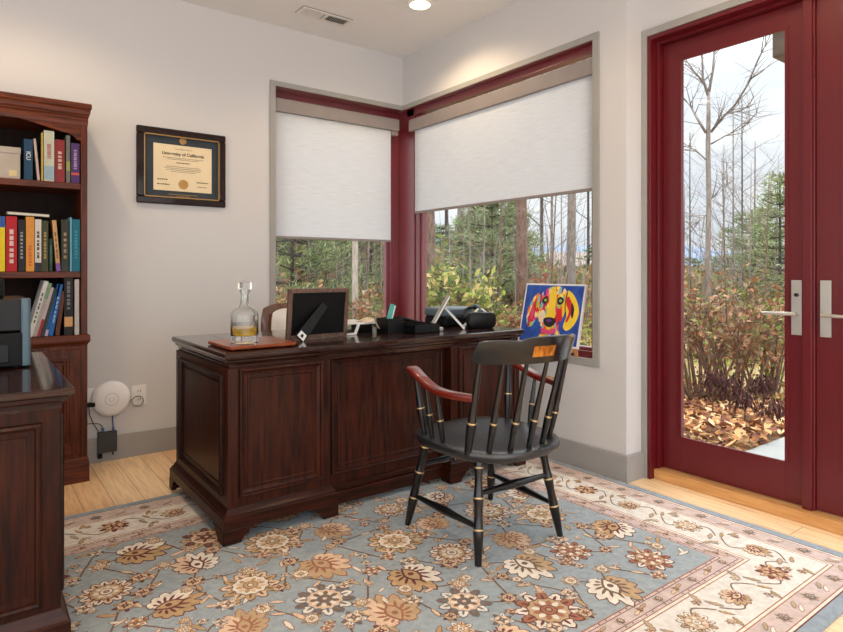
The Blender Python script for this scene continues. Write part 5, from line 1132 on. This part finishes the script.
for k, px_ in enumerate((712, 729, 744, 762, 772)):
    d_ = (4.9,4.8,4.6,4.7,4.5)[k]; c = dep(d_, px_, HZ); z = -.14; hh = (.40,.38,.30,.40,.26)[k]
    t = thing('dried_hydrangea', (c.x, c.y, z), ['dark drooping seed head plant, leftmost of the row outside the door', 'dark drooping seed head plant, second of the row outside the door', 'dark drooping seed head plant, third of the row outside the door', 'dark drooping seed head plant, fourth of the row outside the door', 'smallest dark drooping seed head plant nearest the patio'][k], 'plant', 'dried plants outside the door')
    random.seed(40+k); sb = MB(); lb = MB()
    sb.tube([(c.x,c.y,z-.02),(c.x+.02,c.y,z+hh*.6),(c.x+.01,c.y,z+hh+.02)], [.006,.005,.003], 6)
    for q in range(3): a = random.uniform(0,6.28); sb.tube([(c.x+.01,c.y,z+hh*.7),(c.x+.06*math.cos(a),c.y+.06*math.sin(a),z+hh)], .003, 5)
    for q in range(150):
        a = random.uniform(0, 6.28); rr = .095*random.random()**.5; cc = Vector((c.x+rr*math.cos(a), c.y+rr*math.sin(a), z+hh-random.uniform(-.03,.16)*(.5+rr*6)*.8)); s_ = random.uniform(.03,.06); d = Vector((math.cos(a)*.5, math.sin(a)*.5, -1)).normalized(); e = Vector((-math.sin(a), math.cos(a), 0))*.010
        lb.add([cc, cc+d*s_*.5+e, cc+d*s_, cc+d*s_*.5-e], [(0,1,2,3)])
    sb.build('stem', M['bark_brown'], t); lb.build('drooping_leaves', M['dead_heads'], t)
# thicket: uncountable undergrowth filling the woods
b = MB(); random.seed(77)
for k in range(30000):
    px_ = random.uniform(262, 800); d_ = random.uniform(12, 30); c = dep(d_, px_, HZ)
    if c.x < .8 and c.y < .8: continue
    hmax = 2.0+(2.6 if px_ < 400 else 0) - (.5 if px_ > 530 else 0); z = gz(c.x, c.y)+random.random()**1.3*hmax
    leafquad(b, (c.x, c.y, z), .16*d_/18*random.uniform(.6,1.3), 2.0)
tag(b.build('undergrowth', M['brush_mix']), 'tangled brown and green undergrowth filling the woods', 'undergrowth', kind='stuff')
b = MB(); random.seed(78)
for k in range(1500):
    px_ = random.uniform(262, 800); d_ = random.uniform(9, 28); c = dep(d_, px_, HZ); z0 = gz(c.x, c.y); h = random.uniform(1.2,3.4) if px_ < 540 else random.uniform(.8,2.4)
    dx_, dy_ = random.gauss(0,.25), random.gauss(0,.25); b.tube([(c.x,c.y,z0),(c.x+dx_*.5,c.y+dy_*.4,z0+h*.5),(c.x+dx_,c.y+dy_,z0+h)], [.012,.008,.003], 3)
tag(b.build('thin_stems', M['bark_grey']), 'thicket of thin grey and brown stems in the woods', 'undergrowth', kind='stuff')
# neighbour house
nh = thing('neighbour_house', tuple(dep(30, 620, HZ).xy)+(-1.6,), 'neighbouring grey green house with brown shingle roof beyond the trees', 'house')
A = dep(27, 556, HZ); B = dep(30, 706, HZ); A.z = B.z = 0; ux = (B-A).normalized(); uy = Vector((-ux.y, ux.x, 0)); L = (B-A).length; W_ = 6
def hp(a, c, z): q = A+ux*a+uy*c; return (q.x, q.y, z)
mat('siding', (120,134,122), .8, var=.05, stretch=(.2,.2,12), scale=4); mat('shingles', (122,108,98), .9, var=.15, scale=6); mat('house_trim', (196,198,196), .6)
MB().add([hp(0,0,-1.8),hp(L,0,-1.8),hp(L,W_,-1.8),hp(0,W_,-1.8),hp(0,0,.95),hp(L,0,.95),hp(L,W_,.95),hp(0,W_,.95)], [(0,3,2,1),(4,5,6,7),(0,1,5,4),(1,2,6,5),(2,3,7,6),(3,0,4,7)]).build('walls', M['siding'], nh)
o_ = .45
MB().add([hp(-o_,-o_,.90),hp(L+o_,-o_,.90),hp(L+o_,W_+o_,.90),hp(-o_,W_+o_,.90),hp(1.6,W_/2,2.05),hp(L-2.2,W_/2,2.05),hp(-o_,-o_,1.05),hp(L+o_,-o_,1.05),hp(L+o_,W_+o_,1.05),hp(-o_,W_+o_,1.05)], [(0,3,2,1),(0,1,7,6),(1,2,8,7),(2,3,9,8),(3,0,6,9),(6,7,5,4),(7,8,5),(8,9,4,5),(9,6,4)]).build('roof', M['shingles'], nh)
for a in (1.2, 3.6, 6.0):
    wf = MB().add([hp(a,-.03,-.6),hp(a+.9,-.03,-.6),hp(a+.9,-.03,.5),hp(a,-.03,.5),hp(a,.02,-.6),hp(a+.9,.02,-.6),hp(a+.9,.02,.5),hp(a,.02,.5)], [(3,2,1,0),(4,5,6,7),(0,1,5,4),(1,2,6,5),(2,3,7,6),(3,0,4,7)]).build('window_frame', M['house_trim'], nh)
    MB().add([hp(a+.08,-.035,-.52),hp(a+.82,-.035,-.52),hp(a+.82,-.035,.42),hp(a+.08,-.035,.42)], [(0,1,2,3)]).build('window_pane', M['black_satin'], wf)
# porch beam of this house
q = dep(3.25, 768, 59)
pb = MB().box(q.x, q.x+1.2, q.y-.30, q.y-.02, q.z, q.z+.30).build('porch_beam', mat('beam_brown', (112,96,84), .9, var=.3, scale=14, bump=.3), bevel=.006); tag(pb, 'rough brown timber porch beam at the top corner of the glass door', 'beam')
bpy.context.view_layer.update()
